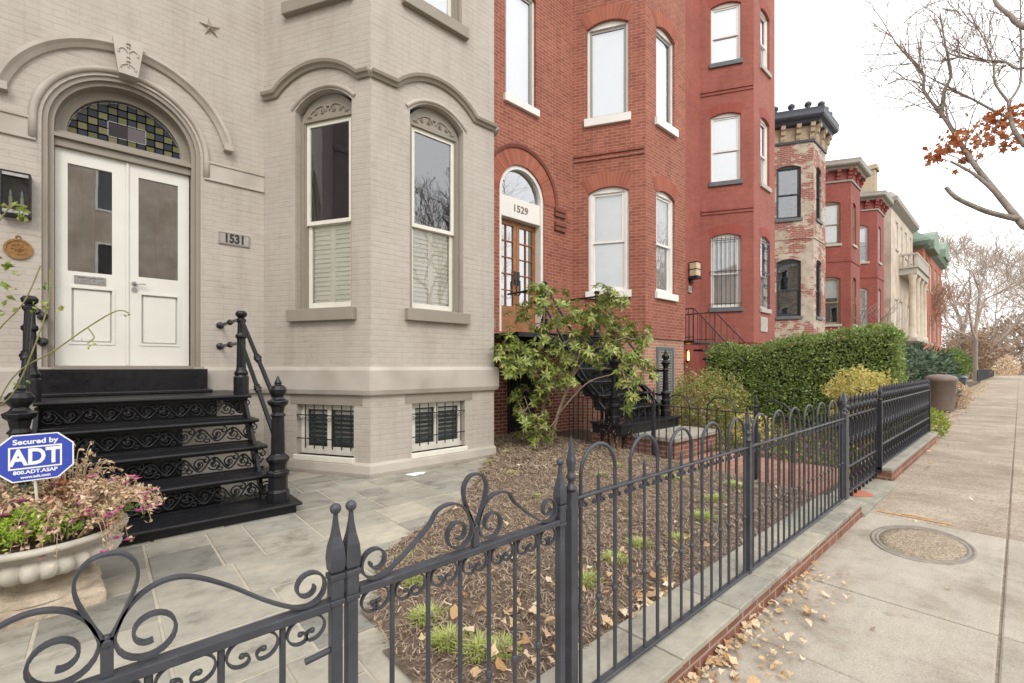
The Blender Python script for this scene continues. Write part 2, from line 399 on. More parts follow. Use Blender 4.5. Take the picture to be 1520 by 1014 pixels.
while x < 120:
    L = 1.9 if i % 3 else 1.5
    y1 = 1.2 if x < 8 else 1.25 + min(1.0, (x - 8) * .02)
    slab(mB, x, x + L, .075, y1); slab(mB, x, x + L, -1.15, .0735); slab(mB, x, x + L, -2.4, -1.16)
    x += L; i += 1
mJ = MB(); mJ.add([(-6, -2.45, -.012), (130, -2.45, -.012), (130, 1.3, -.012), (-6, 1.3, -.012)], [(0, 1, 2, 3)]); struct(mJ.build('sidewalk_joint', M('joint_dirt', (.25, .205, .155), .95, .4, 30, .5)))
SW = mA.build('sidewalk', CONC); struct(SW)
struct(mB.build('sidewalk', AGG))
# strip of dry leafy ground beside the far pavement
DRY = M('dry_verge', (.3, .23, .14), .95, .35, 12, .8, 60, .02)
mb = MB(); mb.add([(12.5, 1.1, -.004), (120, 1.6, -.004), (120, 4.2, .0), (12.5, 3.6, .0)], [(0, 1, 2, 3)]); struct(mb.build('verge', DRY))

# flagstones: boxes of random size on a pale mortar bed
FLAG = MI('flagstone', [(.26, .25, .215), (.36, .34, .285), (.29, .285, .25), (.43, .395, .32), (.33, .315, .27), (.22, .215, .19), (.39, .365, .305)], .62, .4, bump=.6, bs=18, vs=3.2)
MORTAR = M('flag_mortar', (.43, .385, .31), .9, .12, 12, .4)
PZ = .115
stones = []
def split(x0, x1, y0, y1):
    w, h = x1 - x0, y1 - y0
    if w * h < .46 and max(w, h) < min(w, h) * 1.75 or max(w, h) < .55: stones.append((x0, x1, y0, y1)); return
    if (w > h) if max(w, h) > 1.3 * min(w, h) else rs.random() < .5:
        t = x0 + w * rs.choice((.4, .5, .6)); split(x0, t, y0, y1); split(t, x1, y0, y1)
    else:
        t = y0 + h * rs.choice((.4, .5, .6)); split(x0, x1, y0, t); split(x0, x1, t, y1)
split(-4.2, 1.33, 1.02, 6.9); split(1.33, 5.0, 1.42, 6.9)
mb = MB()
for x0, x1, y0, y1 in stones:
    g = rs.uniform(.006, .01); z = PZ + rs.uniform(-.003, .003)
    mb.box(x0 + g, x1 - g, y0 + g, y1 - g, PZ - .05, z)
struct(mb.build('patio', FLAG, bevel=.004))
mb = MB(); mb.box(-4.2, 1.34, 1.0, 1.419, -.06, PZ - .006); mb.box(-4.2, 5.02, 1.42, 6.95, -.06, PZ - .006); struct(mb.build('patio_bed', MORTAR))
mb = MB(); mb.box(5.02, 12, 1.45, 6.95, -.06, .05); mb.box(12, 60, 2.4, 6.95, -.06, .1); struct(mb.build('garden_soil', SOIL))

# mulch bed: wavy surface over a plan outline, plus loose chips
BED = [(1.0, 1.36), (1.01, 1.75), (1.04, 2.12), (1.1, 2.44), (1.57, 3.15), (2.15, 3.5), (2.74, 3.82), (3.3, 4.35), (3.86, 4.92), (4.3, 5.3), (4.72, 5.72), (5.05, 6.2), (5.35, 6.85), (6.5, 6.85), (6.5, 5.2), (6.1, 3.3), (5.85, 2.2), (5.62, 1.36)]
def inside(p, poly):
    c = False; n = len(poly)
    for i in range(n):
        a, b = poly[i], poly[(i + 1) % n]
        if (a[1] > p[1]) != (b[1] > p[1]) and p[0] < (b[0] - a[0]) * (p[1] - a[1]) / (b[1] - a[1]) + a[0]: c = not c
    return c
def edge_d(p, poly):
    d = 9
    for i in range(len(poly)):
        a, b = Vector(poly[i]), Vector(poly[(i + 1) % len(poly)]); q = Vector(p); t = max(0, min(1, (q - a).dot(b - a) / (b - a).length_squared)); d = min(d, (q - a - (b - a) * t).length)
    return d
def bed_z(x, y):
    return .118 + .05 * min(1, edge_d((x, y), BED) / .25) + .022 * noise.noise((x * 3, y * 3, 0)) + .012 * noise.noise((x * 11, y * 11, 3))
mb = MB(); st_ = .07; idx = {}; V = []; F = []
nx, ny = int(5.6 / st_), int(5.6 / st_)
for i in range(nx):
    for j in range(ny):
        p = (1.0 + i * st_, 1.36 + j * st_)
        if inside((p[0] + .035, p[1] + .035), BED):
            q = []
            for a, b in ((0, 0), (1, 0), (1, 1), (0, 1)):
                k = (i + a, j + b)
                if k not in idx:
                    X, Y = 1.0 + k[0] * st_, 1.36 + k[1] * st_; idx[k] = len(V); V.append((X, Y, bed_z(X, Y)))
                q.append(idx[k])
            F.append(q)
mb.add(V, F, True)
struct(mb.build('garden_bed', M('mulch_soil', (.155, .112, .082), .95, .4, 14, 1, 40, .02)))
MULCH = MI('mulch_chips', [(.12, .083, .058), (.2, .145, .1), (.31, .235, .168), (.43, .34, .245), (.16, .112, .078), (.35, .27, .19), (.25, .185, .132), (.47, .385, .285), (.18, .126, .09)], .95, .1)
mb = MB(); rm = random.Random(5); n = 0
while n < 46000:
    x, y = rm.uniform(.95, 6.5), rm.uniform(1.36, 6.85)
    if not inside((x, y), BED) or (n % 3 and y > 4.2 and rm.random() < .55): continue
    n += 1; a = rm.uniform(0, PI); L = rm.uniform(.012, .065) * (1 if y < 4 else 1.5); w = rm.uniform(.0011, .0036) * (1 if y < 4 else 1.6); z = bed_z(x, y) + rm.uniform(.0, .022)
    d = Vector((math.cos(a), math.sin(a), rm.uniform(-.25, .5))); s_ = Vector((-math.sin(a), math.cos(a), rm.uniform(-.5, .5)))
    p = Vector((x, y, z)); m = p + d * L * .5 + Vector((0, 0, rm.uniform(0, .008)))
    mb.add([p - s_ * w, p + s_ * w, m + s_ * w, m - s_ * w, p + d * L + s_ * w * .6, p + d * L - s_ * w * .6], [(0, 1, 2, 3), (3, 2, 4, 5)])
stuff(mb.build('mulch', MULCH), 'shredded brown bark mulch covering the front garden bed', 'mulch')

# low brick kerb wall with stone coping under the iron fence
kw = thing('kerb_wall', 'low brick kerb wall with grey stone coping along the pavement under the hooped fence', 'wall', (3.5, 1.2, 0))
mb = MB(); mb.box(1.36, 5.62, 1.05, 1.37, -.05, .12); mb.build('brick_base', CURBBRICK, kw)
COPE = MI('coping_stone', [(.27, .265, .23), (.33, .315, .265), (.36, .34, .28), (.25, .25, .225)], .75, .35, bump=.4, bs=40, vs=4)
mb = MB(); cx = [1.33, 1.98, 2.62, 3.12, 3.62, 4.3, 5.05, 5.64]
for a, b in zip(cx, cx[1:]): mb.box(a + .004, b - .004, 1.035 + rs.uniform(-.005, .005), 1.40, .12, .152 + rs.uniform(-.002, .003))
mb.build('coping', COPE, kw, .006)
kw2 = thing('kerb_wall', 'low stone-topped brick kerb under the ornate cast-iron fence by the hedge', 'wall', (9.8, 1.2, 0))
mb = MB(); mb.box(7.52, 12.4, 1.1, 1.42, -.05, .15); mb.build('brick_base', CURBBRICK, kw2)
mb = MB(); cx = [7.5, 8.6, 9.7, 10.9, 12.4]
for a, b in zip(cx, cx[1:]): mb.box(a + .004, b - .004, 1.085, 1.45, .15, .19 + rs.uniform(-.003, .003))
mb.build('coping', COPE, kw2, .008)
mb = MB(); mb.box(5.64, 7.5, 1.03, 1.5, -.05, .035); mb.box(5.62, 6.9, 1.09, 1.5, .035, .045); struct(mb.build('path_step', COPE, bevel=.006))
mb = MB(); mb.box(5.7, 7.6, 1.5, 3.4, -.05, .085); struct(mb.build('path', PATHBRICK))
# raised paved terrace in front of the red house
tr = thing('terrace', 'raised brick terrace with grey stone edge at the foot of the red house stoop', 'terrace', (6.8, 4.6, 0))
mb = MB(); mb.box(6.36, 7.75, 3.46, 5.0, -.05, .36); mb.build('brick_base', CURBBRICK, tr)
mb = MB(); mb.box(6.31, 7.82, 3.4, 4.0, .36, .425); mb.box(6.31, 7.82, 4.005, 5.0, .36, .423); mb.build('coping', COPE, tr, .01)
# small round brick cover in the step, white paint splash, paint mark
mb = MB(); mb.lathe([(.0, .036), (.16, .036), (.165, .05), (.15, .058), (0, .06)], (6.42, 1.26, .0), 24); tag(mb.build('drain_cover', M('terracotta', (.42, .15, .09), .8)), 'round terracotta coloured drain cover set in the stone step by the gate', 'drain cover')
mb = MB(); mb.add([(2.97 + .12 * math.cos(a) * (1 + .3 * math.sin(3 * a + 1)), 5.17 + .085 * math.sin(a) * (1 + .25 * math.cos(2 * a)), PZ + .006 + .004 * math.cos(5 * a)) for a in [i * PI / 9 for i in range(18)]] + [(2.97, 5.17, PZ + .025)], [(i, (i + 1) % 18, 18) for i in range(18)], True)
tag(mb.build('paper_scrap', M('white_paper', (.85, .85, .84), .8)), 'crumpled white paper scrap on the flagstones below the bay window', 'paper scrap')
# manhole cover
mh = thing('manhole_cover', 'round manhole cover with gravelly concrete centre in the pavement', 'manhole cover', (MHC[0], MHC[1], 0))
def oval(mb, prof):
    b = len(mb.v); mb.lathe(prof, (0, 0, 0), 56)
    for k in range(b, len(mb.v)): v = mb.v[k]; mb.v[k] = Vector((MHC[0] + v.x, MHC[1] + v.y * .64, v.z))
mb = MB(); oval(mb, [(MHR + .02, -.03), (MHR + .02, .003), (MHR - .012, .005), (MHR - .016, .0), (MHR - .03, .0), (MHR - .034, .005), (MHR - .06, .005), (MHR - .066, .0), (MHR - .08, .0)]); mb.build('rim', M('rim_iron', (.27, .245, .21), .75, .2, 12, .4, big=5), mh)
mb = MB(); oval(mb, [(MHR - .07, -.02), (MHR - .07, .002), (.3, .004), (.01, .004)])
s = NT('gravel_concrete'); vo = s.n('ShaderNodeTexVoronoi'); vo.inputs['Scale'].default_value = 95; s.l(s.obj(), vo.inputs['Vector'])
s.bsdf(s.ramp(vo.outputs['Color'], [(.1, (.17, .13, .095)), (.5, (.31, .25, .18)), (.9, (.46, .4, .31))]), .9, s.bump(vo.outputs['Distance'], -.6, .006), .2)
mb.build('cover', s.m, mh)
mb = MB(); mb.box(5.95, 6.0, .42, .98, .0035, .0045); mb.box(6.02, 6.05, .6, .8, .0035, .0045)
tag(mb.build('paint_mark', M('faded_orange_paint', (.5, .3, .13), .9, .3, 25, 0)), 'faded orange spray paint line across the pavement beyond the manhole', 'paint mark')
# ------------------------------------------------------------------ windows
def louver(mb, fr, u0, u1, v0, v1, w, pitch=.055, st=.035, th=.022, shut=False):
    mb.plate(fr, rect(u0, u1, v0, v1), [rect(u0 + st, u1 - st, v0 + st, v1 - st)], w - th, w)
    v = v0 + st + pitch / 2
    while v < v1 - st - pitch * .3:
        a, b = u0 + st, u1 - st
        if shut: mb.hexa([fr(a, v - pitch * .56, w - .002), fr(b, v - pitch * .56, w - .002), fr(b, v + pitch * .5, w - .016), fr(a, v + pitch * .5, w - .016), fr(a, v - pitch * .5, w + .001), fr(b, v - pitch * .5, w + .001), fr(b, v + pitch * .56, w - .013), fr(a, v + pitch * .56, w - .013)])
        else: mb.hexa([fr(a, v - pitch * .36, w - .003), fr(b, v - pitch * .36, w - .003), fr(b, v + pitch * .12, w - .026), fr(a, v + pitch * .12, w - .026), fr(a, v - pitch * .24, w), fr(b, v - pitch * .24, w), fr(b, v + pitch * .24, w - .023), fr(a, v + pitch * .24, w - .023)])
        v += pitch
def curtain(mb, fr, u0, u1, v0, v1, w, amp=.02, k=9):
    n = 48; P = [u0 + (u1 - u0) * i / n for i in range(n + 1)]
    V = [fr(u, v, w + amp * math.sin(k * 2 * PI * i / n + math.sin(i * .7))) for v in (v0, v1) for i, u in enumerate(P)]
    mb.add(V, [(i, i + 1, n + 2 + i, n + 1 + i) for i in range(n)], True)

def window(house, fr, u0, u1, v0, v1, rise=0, fm=None, sm=None, depth=.11, cas=.05, wd=.045, mid=.48, behind=None, sill=(.14, .06, .06), glass=None, sash=True, sfm=None, silly=None):
    fm = fm or WHITE; glass = glass or GLASS; sfm = sfm or fm
    mb = MB(); hole = rect(u0 + cas, u1 - cas, v0 + .03, v1 - .01)
    mb.plate(fr, opening(u0, u1, v0, v1, rise), [hole], -depth - .1, -depth)
    mb.plate(fr, rect(u0 + cas * .35, u1 - cas * .35, v0 + .01, v1 + .0), [rect(u0 + cas * .75, u1 - cas * .75, v0 + .022, v1 - .004)], -depth, -depth + .014)
    W = mb.build('window', fm, house, .003, 1)
    a, b, c, d = u0 + cas, u1 - cas, v0 + .03, v1 - .01; m = c + (d - c) * mid
    mb = MB(); pn = []
    if sash:
        mb.plate(fr, rect(a, b, m - wd * .5, d), [rect(a + wd, b - wd, m + wd * .5, d - wd)], -depth - .055, -depth - .02); pn.append((rect(a + wd, b - wd, m + wd * .5, d - wd), -depth - .04))
        mb.plate(fr, rect(a, b, c, m + wd * .45), [rect(a + wd, b - wd, c + wd * 1.5, m - wd * .55)], -depth - .09, -depth - .057); pn.append((rect(a + wd, b - wd, c + wd * 1.5, m - wd * .55), -depth - .075))
    else:
        mb.plate(fr, rect(a, b, c, d), [rect(a + wd, b - wd, c + wd, d - wd)], -depth - .055, -depth - .02); pn.append((rect(a + wd, b - wd, c + wd, d - wd), -depth - .04))
    mb.build('sash', sfm, W, .003, 1)
    for i, (P, w) in enumerate(pn):
        mb = MB(); mb.plate(fr, P, [], w, w); mb.build('pane', GLASSL if i and behind == 'shutter' else glass, W)
    if sill:
        h, ov, out = sill; mb = MB(); mb.fbox(fr, u0 - ov, u1 + ov, v0 - h, v0, -depth - .06, out); mb.build('sill', sm or fm, W, .008)
    wb = -depth - .1
    if behind == 'blind':
        mb = MB(); mb.plate(fr, rect(a, b, c, d), [], wb, wb); mb.build('blind', BLIND, W)
    elif behind == 'halfblind':
        mb = MB(); mb.plate(fr, rect(a, b, m + (d - m) * .2, d), [], wb, wb); mb.build('blind', BLIND, W)
    elif behind == 'curtain':
        mb = MB(); curtain(mb, fr, a - .05, b + .05, c, d, wb, .02, 7); mb.build('curtain', SHEER, W)
    elif behind == 'shutter':
        mb = MB(); q = (a + b) / 2
        for x0, x1 in ((a, q), (q, b)): louver(mb, fr, x0, x1, c + .02, m + .02, -depth - .1, .062, .04, shut=True)
        mb.build('shutter', SHUT, W)
    return W

def brick_arch(house, fr, u0, u1, v1, rise, h=.23, mat=None, proud=.006, semi=False):
    """ring of upright bricks over an opening"""
    mb = MB(); W = (u1 - u0) / 2
    if semi: rho = W; c = v1; ha = 90
    else: rho = (W * W + rise * rise) / (2 * rise); c = v1 + rise - rho; ha = math.degrees(math.asin(W / rho))
    n = max(5, int(2 * rad(ha) * (rho + h * .5) / .079)); um = (u0 + u1) / 2
    for i in range(n):
        a0 = rad(90 + ha - 2 * ha * i / n) - .0045 / (rho + h * .5); a1 = rad(90 + ha - 2 * ha * (i + 1) / n) + .0045 / (rho + h * .5)
        q = [(um + r * math.cos(a), c + r * math.sin(a)) for r, a in ((rho + .002, a1), (rho + .002, a0), (rho + h, a0), (rho + h, a1))]
        mb.plate(fr, [q[1], q[0], q[3], q[2]], [], 0, proud + R.uniform(-.001, .003))
    o = mb.build('brick_arch', mat or ARCHBRICK, house); mb = MB()
    if not mat:
        P = [(um + r * math.cos(a), c + r * math.sin(a)) for r, s_ in ((rho + .002, 1), (rho + h, -1)) for a in [rad(90 + s_ * ha - s_ * 2 * ha * i / 24) for i in range(25)]]
        mb.plate(fr, P[::-1], [], 0, .0025); mb.build('mortar_bed', ARCHMORTAR, o)
    return o
ARCHMORTAR = M('arch_mortar', (.4, .25, .18), .9, .1, 9, 0)
ARCHBRICK = MI('arch_brick', [(.375, .126, .083), (.29, .092, .063), (.4, .145, .095), (.32, .105, .07)], .85, .2, bump=.3, bs=60)
ARCHRED2 = MI('arch_brick_painted', [(.325, .084, .062), (.29, .075, .056)], .7, .2, bump=.3, bs=60)

def facets(x0, x1, junc, sl, fl, yw=6.9, ang=60):
    ca, sa = math.cos(rad(ang)), math.sin(rad(ang))
    c1 = (junc + sl * ca, yw - sl * sa); c2 = (c1[0] + fl, c1[1]); j2 = (c2[0] + sl * ca, yw)
    fr = {'A': Fr((x0, yw, 0)), 'L': Fr((junc, yw, 0), -ang), 'F': Fr((c1[0], c1[1], 0)), 'R': Fr((c2[0], c2[1], 0), ang), 'B': Fr((j2[0], yw, 0))}
    ln = {'A': junc - x0, 'L': sl, 'F': fl, 'R': sl, 'B': x1 - j2[0]}
    path = [(x0, yw), (junc, yw), c1, c2, j2, (x1, yw)]
    return fr, ln, path
def shell(house, fr, ln, path, holes, z0, z1, mat, roofz=None, back=12.5, reveal=.24, sidemat=None):
    mb = MB()
    for k in 'ALFRB':
        if ln[k] > .01:
            mb.plate(fr[k], rect(0, ln[k], z0, z1), holes.get(k, []), 0, 0); mb.holes_only(fr[k], holes.get(k, []), -reveal, 0)
    mb.build('wall', mat, house)
    x0, x1, yw = path[0][0], path[-1][0], path[0][1]
    mb = MB(); mb.add([(x0, yw, z0), (x0, back, z0), (x0, back, z1), (x0, yw, z1), (x1, yw, z0), (x1, back, z0), (x1, back, z1), (x1, yw, z1)], [(0, 1, 2, 3), (5, 4, 7, 6), (1, 5, 6, 2)])
    mb.build('side_wall', sidemat or mat, house)
    mb = MB(); rz = roofz or z1 - .05; P = [(p[0], p[1], rz) for p in path] + [(x1, back, rz), (x0, back, rz)]
    mb.add(P, [(0, 1, 4, 5, 6, 7), (1, 2, 3, 4)])
    # floor slabs keep the rooms dark and separate
    for fz in (1.45, 6.0 if z1 > 6.5 else 3.4, 2.3):
        pass
    mb.build('roof', ASPH, house)
    mb = MB(); mb.add([(x0 + .05, 8.9, z0), (x1 - .05, 8.9, z0), (x1 - .05, 8.9, rz), (x0 + .05, 8.9, rz)], [(0, 1, 2, 3)])
    mb.build('inner_wall', M('room_wall', (.3, .27, .23), .9, .05, 2, 0), house)

def cornice(house, path, z, mat, h=.95, out=.5, brk=None, top=None):
    """bracketed cornice along the bay outline, z at its foot"""
    p = path[1:5]; mb = MB()
    mb.hstrip(p, [(0, z), (.05, z), (.06, z + .08), (0, z + .1)])
    mb.hstrip(p, [(0, z + h * .55), (out * .5, z + h * .58), (out * .62, z + h * .66), (out * .9, z + h * .72), (out, z + h * .78), (out, z + h * .9), (out * 1.04, z + h), (0, z + h)])
    c = mb.build('cornice', mat, house)
    mb = MB(); mb.hstrip(p, [(0, z + .1), (.03, z + .1), (.03, z + h * .55), (0, z + h * .55)]); mb.build('frieze', brk or mat, c)
    for i in range(3):
        a, b = Vector(p[i]), Vector(p[i + 1]); L = (b - a).length; fr = Fr((a.x, a.y, 0), math.degrees(math.atan2(b.y - a.y, b.x - a.x)))
        for t in ((.06, .5, .94) if i == 1 else (.04, .36, .68, .96)):
            u = L * t; mb = MB(); zf = lambda q: z + h * q + .02
            mb.sweep(fr, [(u - .08, 0), (u + .08, 0)], [(zf(.06), 0), (zf(.06), .06), (zf(.14), .1), (zf(.24), .1), (zf(.27), .17), (zf(.4), .19), (zf(.43), out * .6), (zf(.56), out * .62), (zf(.56), 0)])
            mb.build('bracket', brk or mat, c, .008, 1)
    return c

# ------------------------------------------------------------------ the grey painted house
G = thing('row_house', 'grey painted brick row house with arched double door and bay window', 'house', (2, 7, 0))
fr, ln, path = facets(-1.3, 5.42, 1.62, 1.712, 2.0)
A, Lf, Ff, Rf = fr['A'], fr['L'], fr['F'], fr['R']
AO = 1.3                                    # world x = u - 1.3 on the main wall
DC, DR = .2 + AO, .70
def arched(c, half, v0, vs, n=24): return [(c - half, v0), (c + half, v0)] + arc(c, vs, half, 0, 180, n)
holes = {'A': [arched(DC, DR, 1.49, 4.12)],
         'L': [opening(.535, 1.43, 2.25, 4.9, .2, 12), rect(.556, 1.462, .34, 1.0), opening(.45, 1.4, 6.33, 8.9, .2, 12)],
         'F': [opening(.55, 1.42, 2.27, 4.92, .2, 12), rect(.58, 1.45, .34, 1.0), opening(.5, 1.4, 6.42, 8.95, .2, 12)],
         'R': [opening(.4, 1.3, 2.27, 4.9, .2, 12)]}
shell(G, fr, ln, path, holes, 0, 13, GREYBRICK, reveal=.3)
for k, f, a in (('L', Lf, holes['L']), ('F', Ff, holes['F']), ('R', Rf, holes['R'])):
    spec = {'L': [(.535, 1.43, 2.25, 4.9), (.45, 1.4, 6.33, 8.9)], 'F': [(.55, 1.42, 2.27, 4.92), (.5, 1.4, 6.42, 8.95)], 'R': [(.4, 1.3, 2.27, 4.9)]}[k]
    for u0, u1, v0, v1 in spec:
        W = window(G, f, u0, u1, v0, v1 - .13, .33, TAUPE, TAUPE, depth=.1, cas=.085, wd=.05, mid=.46, behind='shutter' if v0 < 5 else 'blind', sfm=CREAM, sill=(.16, .075, .08), glass=GLASS if v0 < 5 else GLASSB)
        mb = MB(); uc = (u0 + u1) / 2            # carved leaf scrolls in the arched head
        for sgn in (1, -1):
            mb.tube([f(uc + sgn * x, v1 - .05 + y, -.093) for x, y in catmull([(.02, .03), (.08, .1), (.17, .09), (.27, .03), (.33, -.02)], 5)], .009, 5)
            for cx_, cy_, r in ((.09, .035, .036), (.2, .03, .032), (.285, -.01, .022)): mb.tube([f(uc + sgn * p[0], v1 - .05 + p[1], -.093) for p in spiral(cx_, cy_, r, .008, 90, 90 - sgn * 500, 14)], .008, 5)
        mb.lathe([(.0, 0), (.025, 0), (.02, .02), (0, .02)], f(uc, v1 + .03, -.1), 8)
        mb.build('carving', TAUPE, W)
        mb = MB(); mb.sweep(f, seg_arch(u0 - .02, u1 + .02, v1, .2, 14, .015), [(0, 0), (0, .012), (.015, .026), (.035, .026), (.05, .012), (.05, 0)]); mb.build('arch_roll', GREYPAINT, G)
# hood moulding that runs over both bay faces
prof = [(-.03, 0), (-.03, .03), (.0, .045), (.015, .075), (.05, .085), (.06, 0)]
mb = MB()
for f, L, a, b, pk in ((Lf, 1.712, .22, 1.54, 5.41), (Ff, 2.0, .34, 1.62, 5.43), (Rf, 1.712, .2, 1.5, 5.42)):
    mb.sweep(f, [(0 if f is not Lf else .02, 5.15), (a, 5.15)] + seg_arch(a + .02, b - .02, 5.16, pk - 5.16, 16) + [(b, 5.15), (L, 5.15)], prof)
mb.build('hood_mould', TAUPE, G)
# water table, base ledge, belts, basement lintels
mb = MB(); wt = [(0, 1.13), (.05, 1.14), (.075, 1.2), (.075, 1.45), (.05, 1.49), (0, 1.5)]
mb.hstrip([(-1.3, 6.9), (-.53, 6.9)], wt); mb.hstrip([(.93, 6.9)] + path[1:5], wt); mb.build('water_table', GREYPAINT, G, .006)
mb = MB(); mb.hstrip([path[1], path[2], path[3]], [(0, .1), (.045, .11), (.06, .16), (.05, .26), (0, .29)]); mb.build('base_ledge', GREYPAINT, G, .006)
mb = MB()
for v in (4.1, 3.885):
    pass
for a, b in ((0, .76), (2.24, 2.92)):
    mb = MB(); mb.plate(A, [(a, 3.87), (b, 3.87), (b, 4.115), (a, 4.115)], [], 0, .01)
    for v in (4.1, 3.885): mb.fbox(A, a, b, v - .014, v + .014, .005, .024)
    mb.build('belt_course', GREYPAINT, G, .004)
for f, (u0, u1) in ((Lf, (.556, 1.462)), (Ff, (.58, 1.45))):
    mb = MB(); mb.plate(f, rect(u0, u1, .34, 1.0), [rect(u0 + .1, (u0 + u1) / 2 - .03, .44, .93), rect((u0 + u1) / 2 + .03, u1 - .06, .44, .93)], -.2, -.09)
    W = mb.build('window', CREAM, G, .004)
    mb = MB(); m = (u0 + u1) / 2
    for a, b in ((u0 + .1, m - .03), (m + .03, u1 - .06)): louver(mb, f, a, b, .44, .93, -.115, .06, .02, .012)
    mb.build('shutter', M('dark_green_shutter', (.02, .03, .028), .5, .2, 8, 0), W)
    mb = MB(); mb.plate(f, rect(u0 + .08, u1 - .05, .42, .95), [], -.165, -.165); mb.build('backing', SLATGAP, W)  # pale sheet paints in the light showing between the dark slats
    mb = MB()
    for k in range(6): mb.tube([f(u0 + .13 + k * (u1 - u0 - .19) / 5, .42, -.02), f(u0 + .13 + k * (u1 - u0 - .19) / 5, 1.0, -.02)], .008, 6)
    for v in (.55, .86): mb.bar(f, [(u0 - .02, v), (u1 + .03, v)], .014, .012, -.008)
    for k in range(6):
        c = u0 + .13 + (k - .5) * (u1 - u0 - .19) / 5
        for sg in (1, -1): mb.tube([f(c + sg * p[0], p[1], -.014) for p in spiral(.035, .815, .032, .008, 180, 180 + 420, 14)], .0045, 4)
    mb.build('grille', IRON2, W)
    mb = MB(); mb.fbox(f, u0 - .02, u1 + .02, .27, .34, -.15, .045); mb.build('sill', CREAM, W, .006)
    mb = MB(); mb.fbox(f, u0 - .1, u1 + .13, 1.005, 1.128, -.05, .006); mb.build('lintel', TAUPE, W)
# keystone and entry arch
mb = MB(); mb.sweep(A, arc(DC, 4.12, 1.0, 166, 14, 40), [(-.03, 0), (-.03, .03), (.005, .055), (.03, .085), (.065, .085), (.065, 0)])
for s_ in (-1, 1):
    a = rad(90 - s_ * 76); mb.fbox(A, DC + 1.02 * math.cos(a) - .045, DC + 1.02 * math.cos(a) + .055, 4.12 + 1.0 * math.sin(a) - .07, 4.12 + 1.0 * math.sin(a) + .01, 0, .09)
mb.build('hood_mould', GREYPAINT, G)
mb = MB(); mb.sweep(A, [(DC - .765, 3.9)] + arc(DC, 4.12, .765, 180, 0, 40) + [(DC + .765, 3.9)], [(-.035, 0), (-.03, .02), (0, .035), (.03, .02), (.035, 0)], smooth=True); mb.build('arch_roll', GREYPAINT, G)
mb = MB(); KP = [(DC - .085, 4.82), (DC + .085, 4.82), (DC + .14, 5.23), (DC - .14, 5.23)]
mb.plate(A, KP, [], 0, .13); K = mb.build('keystone', GREYPAINT, G, .012)
mb = MB()
for s_ in (-1, 1):
    mb.tube([A(DC + s_ * x, y, .132) for x, y in catmull([(.0, 5.07), (.04, 5.11), (.08, 5.09), (.085, 5.05)], 5)], .011, 5)
    mb.tube([A(DC + s_ * x, y, .132) for x, y in catmull([(.0, 4.95), (.03, 4.93), (.06, 4.91), (.065, 4.88)], 5)], .01, 5)
for y, r in ((5.17, .022), (5.13, .018), (5.02, .016), (4.97, .02)): mb.lathe([(0, -.01), (r, -.008), (r * .7, .012), (0, .014)], A(DC, y, .132), 8)
mb.tube([A(DC, 4.9, .132), A(DC, 5.2, .132)], .008, 5); mb.build('carving', GREYPAINT, K)
def uring(c, r1, r0, v0, vs, n=28): return [(c - r1, v0)] + arc(c, vs, r1, 180, 0, n) + [(c + r1, v0), (c + r0, v0)] + arc(c, vs, r0, 0, 180, n) + [(c - r0, v0)]
mb = MB(); mb.plate(A, uring(DC, .70, .655, 1.49, 4.12), [], -.3, -.02); mb.plate(A, uring(DC, .655, .61, 1.49, 4.12), [], -.3, -.06)
mb.plate(A, uring(DC, .61, .52, 4.1, 4.12), [], -.3, -.2); mb.fbox(A, DC - .61, DC + .61, 3.915, 4.0, -.28, -.1); mb.fbox(A, DC - .61, DC + .61, 4.0, 4.045, -.28, -.06); mb.fbox(A, DC - .61, DC + .61, 4.045, 4.1, -.28, -.13)
mb.fbox(A, DC - .61, DC + .61, 1.465, 1.505, -.3, .05)
mb.build('door_frame', TAUPE, G, .004)
# stained glass fanlight
FC, FV, FRAD = DC, 4.1, .52
ma, mc, ml = MB(), MB(), MB(); cs = .0867
for i in range(-6, 6):
    for j in range(0, 7):
        P = []
        for a, b in ((i, j), (i + 1, j), (i + 1, j + 1), (i, j + 1)):
            x, y = a * cs, b * cs + .02; d = math.hypot(x, y - .0)
            if d > FRAD: x, y = x * FRAD / d, y * FRAD / d
            P.append((FC + x, FV + max(0, y)))
        area = sum(P[k][0] * P[(k + 1) % 4][1] - P[(k + 1) % 4][0] * P[k][1] for k in range(4)) / 2
        if area < .0004 or (-2 <= i < 2 and 1 <= j < 3): continue
        (ma if (i + j) % 2 else mc).plate(A, P, [], -.24, -.24)
        ml.sweep(A, P, [(-.004, -.242), (.004, -.242), (.004, -.232), (-.004, -.232)], closed=True)
T = ml.build('fanlight', M('lead_came', (.3, .3, .3), .5, .1, 9, 0), G)
ma.build('pane', MI('blue_glass', [(.006, .008, .018), (.012, .016, .036), (.008, .008, .012)], .35, .3), T); mc.build('pane', MI('olive_glass', [(.09, .09, .02), (.13, .12, .03), (.15, .14, .07), (.06, .065, .02)], .35, .3), T)
mb = MB(); mb.plate(A, rect(FC - 2 * cs, FC, FV + cs + .02, FV + 3 * cs + .02), [], -.24, -.24); mb.build('pane', M('dark_plum_glass', (.02, .012, .016), .35, .1, 5, 0, spec=.3), T)
mb = MB(); mb.plate(A, rect(FC + .003, FC + 2 * cs, FV + cs + .02, FV + 3 * cs + .02), [], -.24, -.24); mb.build('pane', M('greyish_glass', (.11, .09, .095), .35, .1, 5, 0, spec=.3), T)
